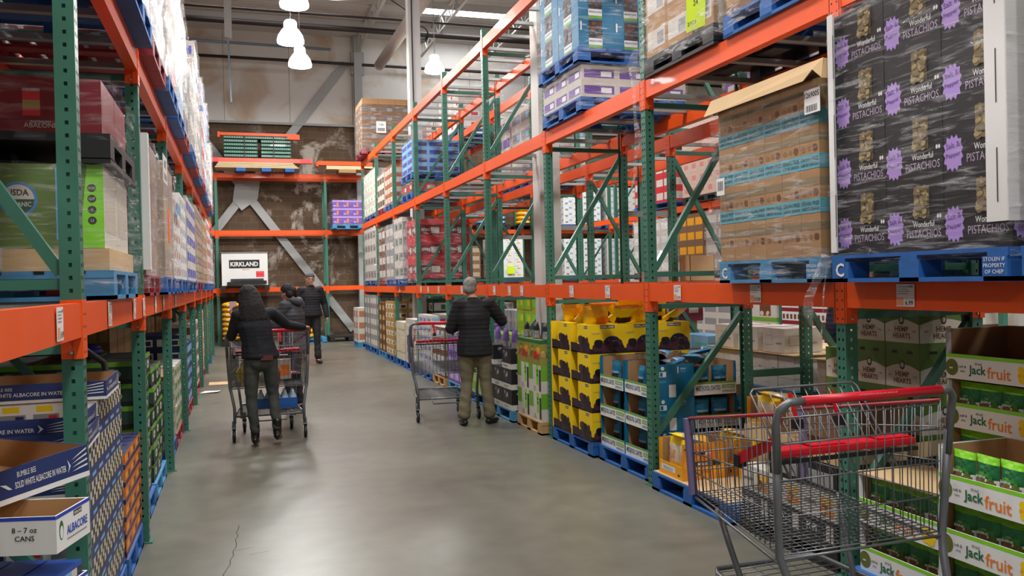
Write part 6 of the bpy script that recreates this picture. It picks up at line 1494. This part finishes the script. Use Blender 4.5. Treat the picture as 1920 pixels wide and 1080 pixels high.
    if hs == 'short':
        ball(bm, hp(0, -.02, .04), (.083, .096, .088)); ball(bm, hp(0, -.045, -.02), (.076, .066, .07)); ball(bm, hp(0, .035, .095), (.06, .05, .03))
    elif hs == 'cap':
        ball(bm, hp(0, -.01, .055), (.085, .1, .08)); ball(bm, hp(0, -.04, .02), (.08, .075, .07))
    elif hs == 'long':
        ball(bm, hp(0, -.02, .035), (.098, .11, .098)); chain(bm, [tuple(hp(0, -.05, 0)) + (.105, .085, .08), tuple(hp(-.01, -.07, -.12)) + (.13, .085, .08), tuple(hp(-.01, -.07, -.24)) + (.15, .07, .05), tuple(hp(-.01, -.065, -.3)) + (.11, .05, .04)])
        chain(bm, [tuple(hp(.08, -.0, 0)) + (.03,) * 3, tuple(hp(.095, -.02, -.2)) + (.03,) * 3]); chain(bm, [tuple(hp(-.08, .0, 0)) + (.03,) * 3, tuple(hp(-.1, -.02, -.2)) + (.035,) * 3])
    elif hs == 'bun':
        ball(bm, hp(0, -.02, .035), (.09, .1, .094)); ball(bm, hp(0, -.09, .0), (.06, .055, .06)); ball(bm, hp(.05, -.06, -.04), (.04, .05, .05)); ball(bm, hp(-.05, -.06, -.04), (.04, .05, .05))
    for v in bm.verts:      # keep the face free
        q = inv @ (v.co - H)
        lim = .052 if q.z > .062 else (.015 if hs != 'cap' else .0)
        if hs == 'cap' and q.z > .035: lim = .11
        if q.y > lim and q.z < .075 and (abs(q.x) < .085): v.co += HR @ Vector((0, lim - q.y, 0))
    hn = look.get('hairname', 'hair')
    obj(hn, fuse(bm, .008, 3, (look['haircol'],), None, 'hair', lambda c, n: .005 * _nz.noise(c * 45)), t)
    if look.get('glasses'):
        m = MB()
        for s in (-1, 1):
            m.tube([hp(s * .032 + .022 * math.cos(a), .100, .006 + .017 * math.sin(a)) for a in [2 * PI * i / 12 for i in range(12)]], .0028, BLACK, 5, True); m.tube([hp(s * .055, .098, .01), hp(s * .078, .01, .008)], .0025, BLACK, 5)
        m.tube([hp(-.012, .102, .01), hp(.012, .102, .01)], .0028, BLACK, 5); obj('glasses', m, t)
    return t
STD = dict(head=(0, .01, 1.60), neck=(0, -.01, 1.46), chest=(0, -.01, 1.26), pelvis=(0, 0, .94),
           shR=(.18, -.01, 1.40), elR=(.24, -.02, 1.12), wrR=(.25, .06, .88), shL=(-.18, -.01, 1.40), elL=(-.24, -.02, 1.12), wrL=(-.25, .06, .88),
           hipR=(.09, 0, .90), knR=(.10, .02, .49), anR=(.11, -.02, .09), toeR=(.13, .12, .03), hipL=(-.09, 0, .90), knL=(-.10, .02, .49), anL=(-.11, -.02, .09), toeL=(-.13, .12, .03))
def pose(**k): d = dict(STD); d.update(k); return d
# grey haired person, seen from behind, reaching to the shelf
human('grey haired person in black puffer jacket and khaki trousers reaching to the right shelf', (2.59, 9.55, 0), -.18,
      pose(head=(-.03, .04, 1.585), yaw=-.3, tilt=-.12, neck=(-.01, 0, 1.45), chest=(-.0, -.01, 1.24), elR=(.33, .06, 1.19), wrR=(.36, .31, 1.24), hdR=(.35, .8, -.1), huR=(0, 0, 1), elL=(-.27, .02, 1.12), wrL=(-.18, .28, 1.12), hdL=(.1, 1, -.1), huL=(0, 0, 1),
           anR=(.16, .0, .09), toeR=(.24, .12, .03), knR=(.12, .02, .5), anL=(-.14, -.04, .09), toeL=(-.16, .1, .03)),
      dict(top=mat('black quilted nylon', '#101216', .8, 0, .1, 20), trousers=mat('khaki cotton', '#716a54', .8, 0, .12, 12), hair='short', haircol=mat('grey hair', '#85827d', .8, 0, .35, 90), puffer=True, hem=-.13, jw=1.13, sleeve=.062, leg=1.12, cuff=.078, shoe=mat('black shoe', '#141312', .4)))
human('person with long dark hair, dark sweater and grey jeans pushing the loaded cart', (.2, 9.2, 0), 0,
      pose(head=(-.11, .06, 1.545), yaw=.5, tilt=-.25, neck=(-.08, .0, 1.43), chest=(-.05, -.01, 1.24), pelvis=(0, 0, .93), shR=(.12, .02, 1.38), elR=(.28, .2, 1.24), wrR=(.47, .32, 1.2), hdR=(.4, 1, .0), huR=(0, 0, 1), shL=(-.22, -.01, 1.37), elL=(-.28, .1, 1.14), wrL=(-.25, .3, 1.32), hdL=(0, .3, .9), huL=(-.5, .8, 0), curlL=.8, curlR=.8,
           anR=(.15, -.02, .16), toeR=(.17, .13, .06), knR=(.12, .07, .52), anL=(-.07, .02, .12), toeL=(-.06, .14, .03)),
      dict(top=mat('dark navy knit', '#12141d', .8, 0, .15, 50), trousers=mat('charcoal green denim', '#3d403d', .8, 0, .15, 30), hair='long', haircol=mat('near black hair', '#120e0d', .8, 0, .3, 90), sleeve=.05, jw=1.05, hem=.0, shoe=mat('black boot leather', '#100f10', .3), boot=True, leg=.94, cuff=.05))
m = MB(); m.box(-.035, .035, -.004, .004, 0, .14, mat('phone case pale', '#c9b3ab', .4)); thing('phone', 'pale phone held up by the person pushing the cart', 'phone', m, (-.06, 9.6, 1.36), .3)
m = MB(); m.box(0, .12, -.002, .002, 0, .05, mat('brown red patch', '#5c2a26', .6)); thing('wallet', 'brown red wallet in the back pocket of the person pushing the cart', 'wallet', m, (.2, 9.055, .9))
human('tall person in black puffer jacket, glasses and grey cap walking toward the camera', (1.47, 18.75, 0), PI + .08,
      pose(head=(0, .02, 1.60), tilt=-.05, elR=(.27, -.05, 1.13), wrR=(.29, .05, .88), elL=(-.27, -.06, 1.13), wrL=(-.30, .03, .88), hdR=(0, .15, -1), hdL=(0, .15, -1), knR=(.09, -.02, .5), anR=(.09, -.26, .16), toeR=(.09, -.14, .05), knL=(-.09, .10, .5), anL=(-.09, .16, .09), toeL=(-.11, .31, .03)),
      dict(top=mat('blue black quilted nylon', '#101219', .8, 0, .1, 20), trousers=mat('black cotton', '#17171a', .8, 0, .1), hair='cap', hairname='knit_cap', haircol=mat('grey knit cap', '#4a4e57', .9, 0, .2, 90), puffer=True, hem=-.04, jw=1.15, sleeve=.062, glasses=True, skin=SKIN2, leg=1.05, cuff=.07), 1.115)
human('person with dark tied hair and grey hooded puffer jacket beyond the loaded cart', (.66, 11.6, 0), .95,
      pose(head=(0, .06, 1.56), tilt=-.35, elR=(.27, .05, 1.13), wrR=(.18, .28, 1.1), elL=(-.24, .1, 1.15), wrL=(-.12, .3, 1.15), hdR=(0, 1, -.1), hdL=(0, 1, -.1)),
      dict(top=mat('grey quilted nylon', '#3d3d43', .7, 0, .1, 20), trousers=mat('black cotton', '#17171a', .8), hair='bun', haircol=mat('near black hair', '#120e0d', .8, 0, .3, 90), puffer=True, hem=-.12, jw=1.15, sleeve=.062, hood=True))
m = MB(); m.box(0, .03, -.002, .002, 0, .03, WHITE)
human('person in navy jacket bending in the next aisle behind the front green post', (6.2, 7.5, 0), -.4,
      pose(head=(0, .1, 1.56), tilt=-.3, elR=(.25, .1, 1.15), wrR=(.2, .3, 1.1)),
      dict(top=mat('navy nylon', '#18243f', .5, 0, .1, 20), trousers=mat('black cotton', '#17171a', .8), hair='short', haircol=mat('dark brown hair', '#2a1f1a', .6), puffer=True, hem=-.1, jw=1.15, sleeve=.06))
human('person in dark grey jacket in the next aisle above the black pouches', (6.5, 18.6, 0), 1.2,
      pose(elR=(.27, .12, 1.2), wrR=(.2, .35, 1.25), elL=(-.27, .12, 1.2), wrL=(-.2, .35, 1.25)),
      dict(top=mat('dark grey jacket', '#4b4d50', .7), trousers=mat('black cotton', '#17171a', .8), hair='short', haircol=mat('dark brown hair', '#2a1f1a', .6), hem=-.05, jw=1.1))
# ------------------------------------------------------------------ leave out goods that no nearby viewpoint shows
def prune():
    from mathutils.bvhtree import BVHTree
    bpy.context.view_layer.update(); sc_ = bpy.context.scene
    seen = {}; W_, H_ = 520, 292; objs = []; vs = []; fs = []; own = []
    for o in sc_.objects:
        if o.parent is None and o.get('category') in ('box', 'pallet') and o.type == 'MESH':
            c = [o.matrix_world @ Vector(q) for q in o.bound_box]; b = len(vs); vs += [tuple(q) for q in c]
            for f in ((0, 1, 2, 3), (4, 7, 6, 5), (0, 4, 5, 1), (1, 5, 6, 2), (2, 6, 7, 3), (3, 7, 4, 0)): fs.append(tuple(b + k for k in f)); own.append(len(objs))
            objs.append(o.name)
    tree = BVHTree.FromPolygons(vs, fs); mw = co.matrix_world.to_3x3()
    for off in ((0, 0, 0), (.5, -.1, .1), (-.45, 0, 0)):
        o0 = co.matrix_world.translation + Vector(off)
        for j in range(-6, H_ + 6):
            for i in range(-10, W_ + 10):
                x = (i + .5) * 1920 / W_ - 960; y = (j + .5) * 1080 / H_ - 540
                hit = tree.ray_cast(o0, mw @ Vector((x / FPX, -y / FPX, -1)))
                if hit[2] is not None: n_ = objs[own[hit[2]]]; seen[n_] = seen.get(n_, 0) + 1
    keep = 0
    for n_ in objs:
        if n_ not in seen and n_.split('.')[0] != 'pallet': bpy.data.objects.remove(sc_.objects[n_]); keep += 1
    print('PRUNED', keep)
    # past 290 plain cartons, the ones that show least become one piece of stuff
    cs = [o for o in sc_.objects if o.parent is None and o.name.split('.')[0] == 'carton' and o.type == 'MESH']
    cs.sort(key=lambda o: -seen.get(o.name, 0)); rest = cs[290:]
    if rest:
        bpy.context.view_layer.update()
        vs = []; fs = []; mi = []; ms = []
        for o in rest:
            me = o.data; b = len(vs); mw_ = o.matrix_world.copy(); vs += [tuple(mw_ @ v.co) for v in me.vertices]
            mp_ = []
            for mt in me.materials:
                if mt not in ms: ms.append(mt)
                mp_.append(ms.index(mt))
            for pl in me.polygons: fs.append(tuple(b + i for i in pl.vertices)); mi.append(mp_[pl.material_index])
        me = bpy.data.meshes.new('cartons'); me.from_pydata(vs, [], fs)
        for mt in ms: me.materials.append(mt)
        me.polygons.foreach_set('material_index', mi); me.update()
        for o in rest: bpy.data.objects.remove(o)
        thing('small_cartons', 'mass of small distant cartons filling the far and inner rack bays', 'cartons', me, kind='stuff')
prune()
